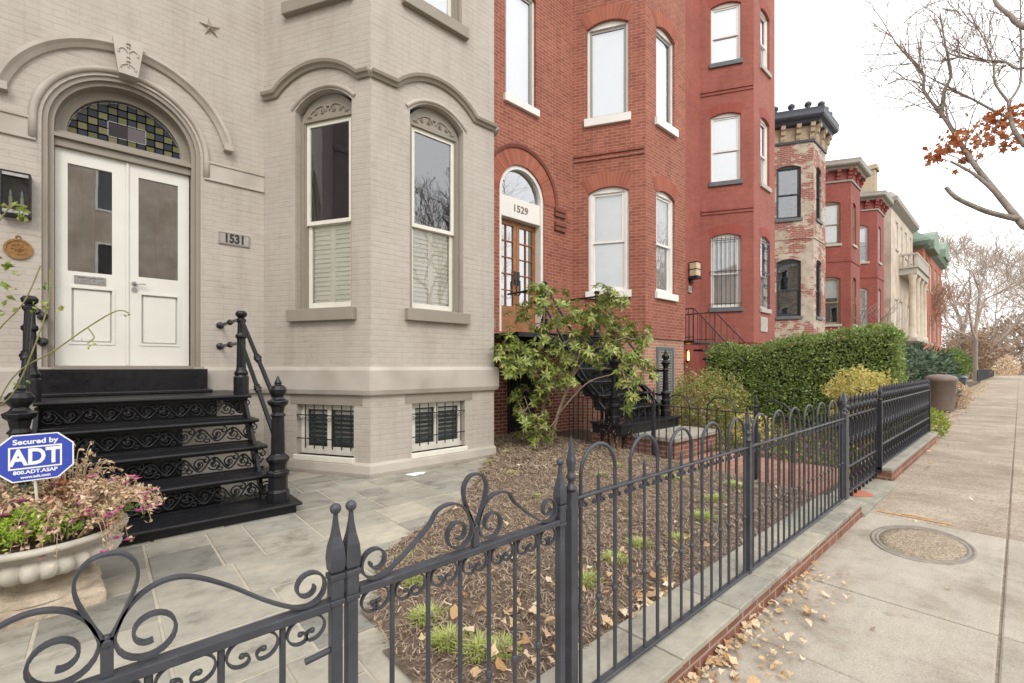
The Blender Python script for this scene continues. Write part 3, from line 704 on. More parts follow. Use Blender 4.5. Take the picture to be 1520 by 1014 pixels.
# the two door leaves
for u0, u1, gl, pn in ((-.407, .193, (-.309, .062, 2.565, 3.76), (-.29, .075, 1.76, 2.39)), (.198, .797, (.30, .683, 2.575, 3.765), (.315, .69, 1.76, 2.375))):
    mb = MB(); g = rect(gl[0] + AO, gl[1] + AO, gl[2], gl[3]); p = rect(pn[0] + AO, pn[1] + AO, pn[2], pn[3])
    mb.plate(A, rect(u0 + AO, u1 + AO, 1.508, 3.912), [g, p], -.2, -.15)
    D = mb.build('door', DOORW, G, .004)
    mb = MB(); q = [pn[0] + AO, pn[1] + AO, pn[2], pn[3]]
    mb.plate(A, p, [], -.178, -.178); mb.plate(A, rect(q[0] + .03, q[1] - .03, q[2] + .03, q[3] - .03), [], -.178, -.164)
    mb.plate(A, rect(q[0] - .012, q[1] + .012, q[2] - .012, q[3] + .012), [rect(q[0] + .012, q[1] - .012, q[2] + .012, q[3] - .012)], -.15, -.142)
    mb.build('panel', DOORW, D, .006)
    mb = MB(); mb.plate(A, g, [], -.175, -.175); mb.build('pane', GLASSD, D)
    if u0 < 0:
        mb = MB(); mb.plate(A, rect(-.256 + AO, .007 + AO, 2.435, 2.522), [rect(-.225 + AO, -.022 + AO, 2.455, 2.502)], -.15, -.138); mb.fbox(A, -.225 + AO, -.022 + AO, 2.457, 2.5, -.15, -.144); mb.build('letter_slot', STEEL, D, .004)
        mb = MB(); mb.fbox(A, .185 + AO, .213 + AO, 1.508, 3.91, -.15, -.135); mb.build('astragal', DOORW, D, .005)
    else:
        mb = MB()
        for v in (2.485, 2.415): mb.add([A(.262 + AO + .028 * math.cos(a), v + .028 * math.sin(a), w) for w in (-.15, -.135) for a in [k * PI / 8 for k in range(16)]], [(k, (k + 1) % 16, 16 + (k + 1) % 16, 16 + k) for k in range(16)] + [tuple(range(16, 32))])
        mb.tube([A(.262 + AO, 2.485, -.14), A(.262 + AO, 2.485, -.1), A(.30 + AO, 2.485, -.095), A(.37 + AO, 2.483, -.095)], .008, 8); mb.build('handle', STEEL, D)
mb = MB(); curtain(mb, A, -.36 + AO, .1 + AO, 2.5, 3.85, -.55, .02, 4); curtain(mb, A, .5 + AO, .76 + AO, 2.5, 3.85, -.6, .02, 3); mb.build('curtain', M('hall_curtain', (.3, .27, .22), .9, .1, 4, 0), G)
# star shaped wall anchor
mb = MB(); V = []
for k in range(10):
    r = .125 if k % 2 == 0 else .04; a = rad(90 + 36 * k + 8); V.append(A(1.0 + AO + r * math.cos(a), 5.82 + r * math.sin(a), .004))
mb.add(V + [A(1.0 + AO, 5.82, .05)], [(i, 10, (i + 1) % 10) for i in range(10)]); mb.build('star_anchor', M('weathered_grey_metal', (.36, .31, .26), .6, .2, 20, .2), G)
# number plaque, lantern, compass: things hung on the wall
pl = thing('number_plaque', 'metal plaque with house number 1531 beside the white double door', 'house number', (1.27, 6.88, 3.16))
mb = MB(); mb.fbox(A, 1.09 + AO, 1.45 + AO, 3.085, 3.25, 0, .018); mb.build('plate', M('brushed_plate', (.36, .32, .28), .45, .1, 12, .1), pl, .008)
mb = MB(); mb.plate(A, rect(1.1 + AO, 1.44 + AO, 3.095, 3.24), [rect(1.108 + AO, 1.432 + AO, 3.103, 3.232)], .018, .021); mb.build('border', M('plate_edge', (.25, .22, .2), .5), pl)
text(A, 1.27 + AO, 3.166, .021, .155, '1531', pl, M('number_black', (.03, .028, .028), .5), .002, .007, sx=.78)
la = thing('wall_lantern', 'black flush wall lantern with two candle lamps above the bronze compass ornament', 'lantern', (-.67, 6.85, 3.03))
mb = MB(); a, b, c, d = -.78 + AO, -.57 + AO, 3.03, 3.47
mb.plate(A, rect(a, b, c, d), [rect(a + .012, b - .012, c + .065, d - .05)], .105, .12); mb.fbox(A, a, b, c - .005, c + .018, 0, .118); mb.fbox(A, a, b, d - .012, d + .006, 0, .118); mb.fbox(A, a, b, c, d, 0, .012)
for q in (a, b - .012): mb.fbox(A, q, q + .012, c, d, .0, .118)
mb.build('case', STEPBLK, la, .002)
mb = MB()
for q in (a + .065, b - .065): mb.tube([A(q, c + .03, .06), A(q, c + .2, .06)], .014, 10)
mb.build('candle', M('candle_sleeve', (.72, .66, .5), .5, .05), la)
mb = MB()
for q in (a + .065, b - .065): mb.lathe([(.006, 0), (.012, .02), (.009, .045), (.001, .075)], A(q, c + .2, .06), 8)
mb.build('bulb', M('clear_bulb', (.6, .58, .55), .1, .05, spec=.8), la)
mb = MB(); mb.plate(A, rect(a + .012, b - .012, c + .065, d - .05), [], .1, .1); mb.build('pane', LGLASS, la)
mb = MB(); mb.fbox(A, a + .014, b - .014, c + .02, c + .055, .117, .123); mb.fbox(A, a + .014, b - .014, d - .045, d - .015, .117, .123); mb.build('trim', M('pewter', (.35, .34, .32), .4, .1, 12, 0, metal=.6), la)
co = thing('compass_ornament', 'round bronze compass rose ornament hung below the wall lantern', 'wall ornament', (-.665, 6.88, 2.72))
mb = MB(); cc = (-.665 + AO, 2.71)
for r0, r1, w in ((.0, .1, .012), (.086, .105, .02), (.05, .058, .017)):
    P = arc(*cc, r1, 0, 360, 28)[:-1]; mb.plate(A, P, [arc(*cc, r0, 0, 360, 28)[:-1]] if r0 else [], 0, w)
mb.tube([A(cc[0] + .018 * math.cos(t * PI / 6), cc[1] + .12 + .018 * math.sin(t * PI / 6), .01) for t in range(13)], .005, 5); mb.build('disc', BRASS, co)
mb = MB()
for k in range(8):
    r = .075 if k % 2 == 0 else .05; a = rad(45 * k); n_ = rad(45 * k + 90)
    mb.add([A(cc[0] + r * math.cos(a), cc[1] + r * math.sin(a), .014), A(cc[0] + .012 * math.cos(n_), cc[1] + .012 * math.sin(n_), .014), A(*cc, .028), A(cc[0] - .012 * math.cos(n_), cc[1] - .012 * math.sin(n_), .014)], [(0, 1, 2), (0, 2, 3)])
mb.build('star', M('bright_bronze', (.5, .3, .13), .35, .1, 15, 0, metal=.7), co)
# ------------------------------------------------------------------ iron stoops
def lace(mb, fr, L, v0, v1, pitch=.3, r=.0055):
    """cast vine scroll panel between two steps"""
    h = (v1 - v0); m = (v0 + v1) / 2; n = max(2, round(L / pitch)); p = L / n
    mb.fbox(fr, 0, L, v0, v0 + .022, -.012, .008); mb.fbox(fr, 0, L, v1 - .018, v1, -.012, .008)
    P = [fr(L * i / (n * 12), m + h * .3 * math.sin(PI * i / 6), 0) for i in range(n * 12 + 1)]; mb.tube(P, r * 1.2, 5)
    for k in range(2 * n):
        c = (k + .5) * p / 2; sg = 1 if k % 2 == 0 else -1
        mb.tube([fr(c + a, m - sg * h * .04 + b, 0) for a, b in spiral(0, 0, h * .27, .006, 200 if sg > 0 else 20, (200 if sg > 0 else 20) + 560, 20)], r, 5)
        mb.tube([fr(c + p * .2 + a, m - sg * h * .22 + b, 0) for a, b in spiral(0, 0, h * .17, .005, 90, 90 + sg * 430, 12)], r, 5)
        for a in (-.35, .4, 1.2): mb.leaf(fr(c - p * .1 + a * .03, m + sg * h * .1, .004), fr.u * math.cos(a * 3) + Vector((0, 0, math.sin(a * 3))), fr.w, h * .26, h * .08)
NEWEL = [(.1, 0), (.1, .1), (.085, .115), (.085, .235), (.1, .25), (.1, .285), (.075, .3), (.08, .36), (.095, .385), (.105, .41), (.085, .43), (.062, .45), (.055, .8), (.07, .815), (.05, .84), (.062, .9), (.085, .92), (.095, .95), (.06, .97), (.045, .99), (.07, 1.03), (.078, 1.06), (.055, 1.095), (.028, 1.105), (.034, 1.125), (.02, 1.15), (.006, 1.19)]
NEWEL2 = [(.075, 0), (.075, .19), (.062, .2), (.07, .235), (.055, .26), (.048, .29), (.043, .6), (.058, .615), (.058, .64), (.04, .66), (.036, .77), (.05, .79), (.05, .81), (.03, .825), (.055, .85), (.06, .875), (.04, .9), (.004, .905)]
def newel(par, x, y, z, h, prof=NEWEL, k=1.0, m=STEPBLK, n=10):
    s_ = h / prof[-1][1]; mb = MB(); mb.lathe([(r * k, q * s_) for r, q in prof], (x, y, z), n, smooth=False, rot=PI / n); return mb.build('newel_post', m, par, .003, 1)
def rail(par, P, r=.021, collar=True, m=STEPBLK):
    mb = MB(); mb.tube(P, r, 10)
    if collar:
        a, b = Vector(P[0]), Vector(P[-1]); c = a.lerp(b, .5); d = (b - a).normalized()
        mb.tube([c - d * .05, c - d * .04, c - d * .02, c, c + d * .02, c + d * .04, c + d * .05], [r, r * 1.5, r * 1.25, r * 1.9, r * 1.25, r * 1.5, r], 10)
    return mb.build('handrail', m, par)
S = thing('iron_stoop', 'black cast-iron stoop with lacework risers below the white double door', 'stoop', (.4, 5.2, PZ))
SX0, SX1 = -.46, 1.2
steps = [(5.65, 1.19), (5.39, .945), (5.13, .70), (4.87, .455)]
for k, (y, z) in enumerate(steps):
    mb = MB(); e = .03 * k
    mb.box(SX0 - e, SX1 + e * .6, y, 6.88 if k == 0 else y + .32, z - .03, z); mb.tube([(SX0 - e, y + .004, z - .017), (SX1 + e * .6, y + .004, z - .017)], .019, 8); mb.build('tread', TREADBLK, S, .004, 1)
    zl = steps[k + 1][1] if k < 3 else .21
    mb = MB(); f = Fr((SX0 + .03 - e, y + .06, 0)); lace(mb, f, SX1 - SX0 - .05 + e * 1.6, zl + .002, z - .036, .26, .0075); mb.build('riser_panel', STEPBLK, S)
    mb = MB(); mb.fbox(f, 0, (SX1 - SX0) * (.62 if k in (1, 2) else .8), zl, z - .031, -.075, -.06); mb.build('riser_dark_backing', STEPBLK, S)  # black panel added to darken the space behind the open lacework
mb = MB(); mb.box(-.68, 1.4, 4.56, 5.22, .185, .21); mb.tube([(-.68, 4.565, .198), (1.4, 4.565, .198)], .016, 8); mb.box(-.64, 1.36, 4.6, 5.2, .06, .184); mb.build('base_plate', TREADBLK, S, .004)
mb = MB(); mb.box(-.53, .95, 6.72, 6.885, 1.2, 1.47); mb.build('door_riser', STEPBLK, S, .006)
mb = MB(); mb.box(-.54, .96, 6.42, 6.715, 1.192, 1.228); mb.build('threshold_board', TREADBLK, S, .008)
for x in (SX0 + .02, SX1 - .05):
    mb = MB(); mb.plate(Fr((x, 0, 0), 90), [(5.68, 1.14), (5.2, .66), (4.9, .2), (4.98, .2), (5.75, .98), (6.85, 1.02), (6.85, 1.14)], [], -.015, .015, True)
    mb.build('stringer', STEPBLK, S)
for x, xl in ((SX1 - .07, 1.235), (SX0 - .03, -.45)):
    newel(S, x, 5.78, 1.19, .93, NEWEL2); newel(S, xl, 4.74, .21, 1.2)
    rail(S, [(x, 5.76, 2.02), (xl, 4.8, 1.15)]); rail(S, [(x, 5.76, 1.76), (xl, 4.8, .78)])
    for zz in (2.03, 1.76):
        rail(S, [(x, 5.78, zz), (x - .02 if x > 0 else x, 6.87, zz)], .019)
        mb = MB(); f = Fr((x - .02 if x > 0 else x, 6.9, zz)); mb.add([f(.045 * math.cos(a) * q, .045 * math.sin(a) * q, w) for q, w in ((1, 0), (.95, .02), (.6, .035)) for a in [k * PI / 7 for k in range(14)]], [(i * 14 + k, i * 14 + (k + 1) % 14, (i + 1) * 14 + (k + 1) % 14, (i + 1) * 14 + k) for i in range(2) for k in range(14)] + [tuple(range(28, 42))], True); mb.build('rail_flange', IRON2, S)

S2 = thing('iron_stoop', 'tall black iron stoop behind the leafy shrub in front of the wooden double door', 'stoop', (6.6, 5, .42))
RX0, RX1 = 5.98, 7.66
N = 7; st2 = [(4.12 + .2286 * k, .6 + .217 * k) for k in range(N + 1)]
for k in range(N, 0, -1):
    y, z = st2[k]; mb = MB()
    mb.box(RX0, RX1, y, 6.88 if k == N else y + .29, z - .035, z); mb.tube([(RX0, y, z - .018), (RX1, y, z - .018)], .02, 6); mb.build('tread', TREADBLK, S2)
    mb = MB(); lace(mb, Fr((RX0 + .04, y + .05, 0)), RX1 - RX0 - .08, st2[k - 1][1], z - .037, .3, .007); mb.build('riser_panel', STEPBLK, S2)
    mb = MB(); mb.box(RX0 + .02, RX1 - .02, y + .1, y + .112, st2[k - 1][1], z - .036); mb.build('riser_dark_backing', STEPBLK, S2)
mb = MB(); mb.box(RX0 - .06, RX1 + .12, 4.08, 4.7, .57, .6); mb.box(RX0 - .02, RX1 + .08, 4.12, 4.68, .42, .569); mb.build('base_plate', TREADBLK, S2, .004)
for x in (RX0 + .02, RX1 - .02):
    f = Fr((x, 0, 0), 90); mb = MB()
    up = [(y + .04, z - .06) for y, z in st2]; lo = [(4.2, .6), (4.62, .88), (5.2, 1.45), (5.66, 1.9), (6.86, 1.94)]
    mb.plate(f, lo + [(6.86, 2.08)] + list(reversed(up)), [], -.015, .015, True); mb.build('stringer', STEPBLK, S2)
mb = MB(); mb.box(RX0, RX1, 6.7, 6.86, 1.9, 2.08); mb.box(5.3, RX0 - .005, 5.75, 6.86, 2.02, 2.1); mb.build('landing_fascia', STEPBLK, S2)
for x in (RX0 + .06, RX1 - .06):
    newel(S2, x, 4.3, .6, 1.22, NEWEL, .85); newel(S2, x, 5.85, 2.12, .95, NEWEL2)
    for za, zb in ((1.42, 2.95), (.98, 2.55)):
        P = catmull([(x, 4.36, za), (x, 4.5, za + .01), (x, 4.62, za + .07), (x, 5.0, za + .45), (x, 5.8, zb)], 5); rail(S2, P, .022, False)
    rail(S2, [(x, 5.85, 2.95), (x, 6.87, 2.95)], .02)
S3 = thing('iron_stair', 'dark iron stair with thin picket railings behind the tall hedge', 'stair', (12.5, 5, 0))
for k in range(9):
    mb = MB(); y, z = 5.9 - .25 * k, 2.2 - .24 * k; mb.box(11.9, 13.2, y, 6.87 if k == 0 else y + .26, z - .05, z); mb.build('tread', TREADBLK, S3)
for x in (11.9, 13.2):
    mb = MB(); mb.tube([(x, 6.85, 3.08), (x, 5.9, 3.08), (x, 4.98, 2.06), (x, 3.8, .95)], .02, 6); mb.tube([(x, 6.85, 2.3), (x, 5.9, 2.3)], .012, 5); mb.build('handrail', RUSTIRON, S3)
    mb = MB()
    for k in range(8): mb.tube([(x, 6.8 - k * .125, 2.2), (x, 6.8 - k * .125, 3.08)], .009, 4)
    for k in range(10): y = 5.9 - .17 * k; mb.tube([(x, y, 2.15 - .96 * (5.9 - y)), (x, y, 3.08 - 1.07 * (5.9 - y))], .009, 4)
    mb.build('railing', IRON2, S3)
mb = MB(); f = Fr((11.95, 5.62, 0))
for k in range(11): mb.tube([f(.06 + k * .11, .05, 0), f(.06 + k * .11, 1.9, 0)], .011, 4)
for v in (.1, 1.45, 1.9): mb.bar(f, [(0, v), (1.22, v)], .03, .02)
for k in range(5):
    for sg in (1, -1): mb.tube([f(.12 + k * .24 + sg * p[0], 1.66 + p[1], 0) for p in spiral(.05, 0, .07, .015, 180, 600, 14)], .01, 4)
mb.build('gate', IRON2, S3)

# ------------------------------------------------------------------ red brick house 1529
H2 = thing('row_house', 'orange-red brick row house numbered 1529 with white arched door surround', 'house', (8.5, 7, 0))
fr, ln, path = facets(5.42, 11.85, 8.06, 1.615, 1.783)
A, Lf, Ff, Rf = fr['A'], fr['L'], fr['F'], fr['R']
X0 = 5.42; dc = 6.48 - X0
holes = {'A': [arched(dc, .635, 2.2, 5.03), opening(.57, 1.45, 6.97, 9.3, .14)],
         'L': [opening(.36, 1.26, 3.2, 5.44, .12), opening(.33, 1.25, 7.14, 9.2, .13)],
         'F': [opening(.445, 1.28, 3.2, 5.44, .12), opening(.445, 1.28, 7.15, 9.2, .13)],
         'R': [opening(.36, 1.26, 3.2, 5.44, .12), opening(.33, 1.25, 7.14, 9.2, .13)]}
shell(H2, fr, ln, path, holes, 2.13, 14.5, REDBRICK, reveal=.26)
mb = MB(); mb.hstrip(path[1:5], [(-.03, 0), (-.03, 2.13), (-.035, 2.13), (-.035, 0)]); mb.build('base_wall', PINKBRICK, H2)
mb = MB(); mb.fbox(A, 0, ln['A'] + .05, 0, 2.13, -.1, -.0); mb.build('base_wall', DARKBRICK, H2)
GREYF = M('grey_window_paint', (.3, .29, .27), .5, .05, 5, 0)
for k in 'LFR':
    a, b = ((.36, 1.26), (.445, 1.28), (.36, 1.26))['LFR'.index(k)]
    window(H2, fr[k], a, b, 3.2, 5.44, .12, WHITE, WHITE, depth=.06, cas=.1, wd=.05, mid=.5, behind='blind' if k == 'L' else 'curtain', sill=(.16, .06, .07))
    brick_arch(H2, fr[k], a, b, 5.44, .12, .34)
    a, b = ((.33, 1.25), (.445, 1.28), (.33, 1.25))['LFR'.index(k)]
    window(H2, fr[k], a, b, 7.14, 9.2, .13, WHITE, WHITE, depth=.07, cas=.05, wd=.06, behind='blind', sill=(.18, .06, .07), sash=False, sfm=GREYF, glass=GLASSB)
    brick_arch(H2, fr[k], a, b, 9.2, .13, .34)
window(H2, A, .57, 1.45, 6.97, 9.3, .14, WHITE, WHITE, depth=.07, cas=.05, wd=.06, behind='blind', sill=(.15, .05, .07), sash=False, sfm=GREYF, glass=GLASSB)
for f, L in ((Lf, 1.615), (Rf, 1.615)):
    mb = MB(); mb.sweep(f, [(.04, 0), (L - .02, 0)], [(6.18, 0), (6.19, .03), (6.235, .032), (6.24, .012), (6.295, .012), (6.3, .045), (6.37, .05), (6.375, 0)]); mb.build('belt_course', REDBRICK, H2)
mb = MB(); mb.sweep(A, arc(dc, 5.03, 1.0, 180, 0, 32), [(-.02, 0), (-.02, .03), (.03, .05), (.05, .05), (.05, 0)])
for s_ in (1,):
    for v, w in ((5.03, .07), (4.93, .05), (4.72, .07), (4.62, .05)): mb.fbox(A, dc + s_ * 1.12 - .17, dc + s_ * 1.12 + .17, v - .09, v, 0, w)
mb.build('hood_mould', M('dark_moulded_brick', (.2, .07, .045), .8, .2, 9, .3), H2)
brick_arch(H2, A, dc - .64, dc + .64, 5.03, 0, .34, semi=True)
mb = MB(); mb.plate(A, uring(dc, .635, .56, 2.2, 5.03), [], -.3, -.03); mb.fbox(A, dc - .56, dc + .56, 4.55, 4.98, -.24, -.05); FRM = mb.build('door_frame', WHITE, H2, .006)
text(A, dc - .02, 4.76, -.05, .2, '1529', FRM, M('number_bronze', (.2, .14, .09), .5, .1), .006, .004, sx=1.1)
mb = MB(); mb.plate(A, arched(dc, .555, 4.985, 5.03), [], -.12, -.12); mb.build('fanlight', GLASSB, H2)
WOOD = M('varnished_oak', (.3, .125, .045), .35, .25, 7, .15, 30)
for s_ in (-1, 1):
    a, b = (dc - .56, dc - .004) if s_ < 0 else (dc + .004, dc + .56)
    cols = [a + .075 + i * (b - a - .15) / 2 for i in range(3)]; rows = [2.75 + i * (4.45 - 2.75) / 5 for i in range(6)]
    hs = [rect(cols[i] + .009, cols[i + 1] - .009, rows[j] + .009, rows[j + 1] - .009) for i in range(2) for j in range(5)]
    mb = MB(); mb.plate(A, rect(a, b, 2.22, 4.54), hs, -.24, -.2); D = mb.build('door', WOOD, H2)
    mb = MB(); mb.plate(A, rect(a + .07, b - .07, 2.74, 4.46), [], -.23, -.23); mb.build('pane', GLASSD, D)
    mb = MB(); x = dc + s_ * .05; mb.tube([A(x, 3.0, -.2), A(x, 3.02, -.14), A(x, 3.3, -.14), A(x, 3.32, -.2)], .013, 6); mb.fbox(A, x - .03, x + .03, 3.22, 3.5, -.2, -.18); mb.build('handle', IRON2, D)
mb = MB(); mb.plate(A, rect(dc - .5, dc + .5, 2.7, 4.5), [], -.255, -.255); mb.build('blind', M('door_sheer', (.62, .58, .5), .9, .08, 4, 0), H2)
# basement door gate and bay basement window
mb = MB()
for k in range(8): mb.tube([A(.66 + k * .1, .15, .03), A(.66 + k * .1, 1.75, .03)], .012, 5)
for v in (.25, 1.1, 1.9): mb.bar(A, [(.62, v * .9), (1.4, v * .9)], .03, .02, .03)
for k in range(4):
    for sg in (1, -1): mb.tube([A(.72 + k * .18 + sg * p[0], 1.4 + p[1], .03) for p in spiral(.04, 0, .05, .01, 180, 600, 14)], .008, 4)
bg = mb.build('basement_gate', IRON2, H2)
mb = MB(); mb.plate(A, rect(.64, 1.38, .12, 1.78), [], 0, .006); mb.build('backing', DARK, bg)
mb = MB(); mb.plate(Ff, rect(.5, 1.25, .55, 1.95), [rect(.57, 1.18, .62, 1.88)], -.03, .0); wb = mb.build('window', SLATE, H2)
mb = MB(); louver(mb, Ff, .57, 1.18, .62, 1.88, -.01, .06, .05); mb.build('shutter', M('grey_green_slats', (.2, .22, .2), .6), wb)
fl = thing('security_light', 'small black security light under the white window sill of the red brick bay', 'light', (8.75, 5.8, 3))
mb = MB(); mb.tube([Lf(1.2, 2.96, .03), Lf(1.2, 2.99, .1)], .03, 8); mb.lathe([(.03, -.07), (.055, -.05), (.05, .0), (.015, .03)], Lf(1.22, 2.98, .13), 10); mb.build('head', IRON2, fl)

# ------------------------------------------------------------------ red painted house next door
H3 = thing('row_house', 'dark red painted brick row house with three storeys of white sash windows', 'house', (15, 7, 0))
fr, ln, path = facets(11.87, 18.3, 14.356, 1.553, 1.82)
Lf, Ff, A = fr['L'], fr['F'], fr['A']
rows3 = [(3.38, 5.62), (7.4, 9.48), (11.2, 13.0)]
holes = {k: [opening(a, b, v0, v1, .11) for v0, v1 in rows3] for k, (a, b) in (('L', (.31, 1.19)), ('F', (.55, 1.33)), ('R', (.31, 1.19)))}
shell(H3, fr, ln, path, holes, 2.25, 16, REDBRICK2, reveal=.24)
mb = MB(); mb.hstrip(path[:5], [(-.03, 0), (-.03, 2.25), (-.035, 2.25), (-.035, 0)]); mb.build('base_wall', REDBRICK3, H3)
for k, (a, b) in (('L', (.31, 1.19)), ('F', (.55, 1.33)), ('R', (.31, 1.19))):
    for i, (v0, v1) in enumerate(rows3):
        W = window(H3, fr[k], a, b, v0, v1, .11, WHITE, SLATE if k == 'L' else STONE, depth=.08, cas=.06, wd=.05, behind='curtain' if i == 0 else 'blind', sill=(.14, .05, .06), glass=GLASS if i == 0 else GLASSB)
        brick_arch(H3, fr[k], a, b, v1, .11, .3, ARCHRED2, .004)
        if i == 0:
            mb = MB(); f = fr[k]
            for q in range(7): mb.tube([f(a + .06 + q * (b - a - .12) / 6, v0 + .02, .03), f(a + .06 + q * (b - a - .12) / 6, v1 + .02, .03)], .009, 4)
            for v in (v0 + .12, v0 + 1.15, v1 - .1): mb.bar(f, [(a - .04, v), (b + .04, v)], .02, .015, .03)
            if k == 'F':
                for q in range(5):
                    for sg in (1, -1): mb.tube([f((a + b) / 2 + sg * (p[0]), v0 + .35 + q * .4 + p[1], .03) for p in spiral(.1, 0, .12, .02, 180, 560, 14)], .012, 4)
            mb.build('grille', IRON2, W)
for z in (6.47, 10.3):
    mb = MB(); mb.sweep(Lf, [(.03, 0), (1.533, 0)], [(z - .11, 0), (z - .1, .03), (z - .055, .032), (z - .05, .012), (z - .005, .012), (z, .045), (z + .07, .05), (z + .075, 0)]); mb.build('belt_course', REDBRICK2, H3)
mb = MB(); mb.fbox(Ff, .52, 1.1, 2.62, 3.1, 0, .03); mb.build('vent_cover', STONE, H3, .01)
lt = thing('wall_lantern', 'boxy cream-shaded wall lantern above the iron stair of the dark red house', 'lantern', (13.66, 6.8, 4.25))
mb = MB(); mb.box(13.54, 13.8, 6.62, 6.86, 4.3, 4.72); mb.build('shade', M('cream_glass', (.62, .54, .36), .4, .08), lt, .02)
mb = MB(); mb.box(13.52, 13.82, 6.6, 6.88, 4.22, 4.3); mb.box(13.6, 13.74, 6.84, 6.9, 4.1, 4.6)
for z in (4.5, 4.72): mb.box(13.53, 13.81, 6.61, 6.87, z, z + .02)
mb.build('bracket', IRON2, lt)
ic = thing('intercom_box', 'small pale intercom box on the wall below the boxy lantern', 'intercom', (13.6, 6.88, 3.85))
mb = MB(); mb.box(13.5, 13.68, 6.84, 6.898, 3.8, 4.0); mb.build('case', STONE, ic, .008); mb = MB(); mb.box(13.53, 13.65, 6.832, 6.84, 3.86, 3.97); mb.build('face', STEEL, ic)
bl = thing('basement_lamp', 'small glowing wall lamp by the basement entrance under the iron stair', 'lamp', (13.35, 6.8, 1.7))
mb = MB(); mb.box(13.3, 13.4, 6.78, 6.86, 1.62, 1.68); mb.box(13.32, 13.38, 6.8, 6.868, 1.98, 2.02); mb.build('bracket', IRON2, bl)
mb = MB(); mb.lathe([(.02, 1.68), (.032, 1.74), (.03, 1.86), (.012, 1.98)], (13.35, 6.79, 0), 10); mb.build('bulb', emit('lamp_glow', (1, .5, .12), 5), bl)

# ------------------------------------------------------------------ houses farther along
def far_house(label, x0, x1, junc, sl, fl, mat, wins, zt, ch, fm, sm, cm, brk, behind, sidemat=None):
    H = thing('row_house', label, 'house', ((x0 + x1) / 2, 7, 0))
    fr, ln, path = facets(x0, x1, junc, sl, fl)
    holes = {k: [opening(a, b, v0, v1, .11) for v0, v1 in wins] for k, (a, b) in (('L', (.42, 1.28)), ('F', (.35, 1.05)))}
    shell(H, fr, ln, path, holes, 0, zt, mat, roofz=zt + ch * .9, reveal=.2, sidemat=sidemat)
    for k, (a, b) in (('L', (.42, 1.28)), ('F', (.35, 1.05))):
        for i, (v0, v1) in enumerate(wins): window(H, fr[k], a, b, v0, v1, .11, fm, sm, depth=.07, cas=.05, wd=.05, behind=behind[i], sill=(.12, .05, .06))
    mb = MB(); mb.hstrip(path[1:5], [(0, 6.55), (.03, 6.56), (.03, 6.68), (0, 6.7)]); mb.build('belt_course', mat, H)
    C = cornice(H, path, zt, cm, ch, .42, brk); return H, C, path
FINS = M('finial_slate', (.05, .055, .07), .5)
H4, C4, p4 = far_house('row house with tan paint peeling off red brick and a slate bracketed cornice', 18.3, 24.45, 19.925, 1.71, 1.64, PEEL, [(3.5, 5.68), (7.4, 9.42)], 10.36, 1.15, DKFRAME, SLATE, M('slate_blue_cornice', (.055, .062, .08), .5, .15), TANBRICK, [None, None])
for a, b, n in ((p4[1], p4[2], 3), (p4[2], p4[3], 3)):
    for i in range(n): mb = MB(); t = (i + .3) / n; mb.lathe([(.1, 0), (.1, .06), (.06, .1), (.13, .17), (.13, .25), (.06, .32), (.01, .34)], (a[0] + (b[0] - a[0]) * t - .15, a[1] + (b[1] - a[1]) * t - .25, 11.5), 8); mb.build('finial', FINS, C4)
CORN = M('weathered_cornice', (.3, .27, .23), .6, .12)
far_house('dull red bay-fronted row house with olive window frames and grey cornice', 24.45, 30.5, 25.853, 1.71, 1.85, REDBRICK3, [(3.55, 5.75), (7.45, 9.4)], 10.4, .95, OLIVE, STONE, CORN, M('red_brackets', (.24, .055, .045), .7), ['halfblind', 'curtain'])
far_house('narrow dull red bay-fronted row house with pale window frames, last before the cream building', 30.5, 36.6, 31.88, 1.71, 1.9, REDBRICK3, [(3.75, 5.9), (7.5, 9.5)], 10.4, .95, M('pale_sash', (.5, .48, .47), .5), STONE, CORN, M('red_brackets', (.24, .055, .045), .7), ['curtain', 'halfblind'])
def block_house(label, x0, x1, yf, z1, mat, wins, fm, extra=None, behind='curtain'):
    H = thing('row_house', label, 'house', ((x0 + x1) / 2, yf + 1, 0)); f = Fr((x0, yf, 0)); mb = MB()
    hs = [rect(a, b, c, d) for a, b, c, d in wins]
    mb.plate(f, rect(0, x1 - x0, 0, z1), hs, 0, 0); mb.holes_only(f, hs, -.25, 0); mb.build('wall', mat, H)
    mb = MB(); mb.add([(x0, yf, 0), (x0, yf + 8, 0), (x0, yf + 8, z1), (x0, yf, z1), (x1, yf, 0), (x1, yf + 8, 0), (x1, yf + 8, z1), (x1, yf, z1)], [(0, 1, 2, 3), (5, 4, 7, 6), (1, 5, 6, 2)]); mb.build('side_wall', mat, H)
    mb = MB(); mb.add([(x0, yf, z1 - .05), (x1, yf, z1 - .05), (x1, yf + 8, z1 - .05), (x0, yf + 8, z1 - .05)], [(0, 1, 2, 3)]); mb.build('roof', ASPH, H)
    for a, b, c, d in wins: window(H, f, a, b, c, d, 0, fm, STONE, depth=.08, cas=.07, wd=.05, behind=behind)
    return H, f
CREAMW = M('cream_stucco', (.56, .48, .385), .8, .1, 3, .3, big=1)
H7, f7 = block_house('cream stuccoed house with a columned porch and balcony', 36.8, 45.4, 5.4, 11.8, CREAMW, [(1.2, 2.3, 3.6, 5.9), (3.2, 4.2, 3.6, 5.9), (6.2, 7.4, 3.6, 5.9), (1.6, 2.4, 9.2, 11), (3.4, 4.2, 9.2, 11), (5.2, 6, 9.2, 11), (7.2, 8.0, 9.2, 11)], WHITE)
mb = MB(); mb.hstrip([(36.8, 13), (36.8, 5.4), (45.4, 5.4), (45.4, 13)], [(0, 11.5), (.12, 11.6), (.34, 11.8), (.38, 12.05), (0, 12.5)]); mb.build('cornice', CORN, H7)
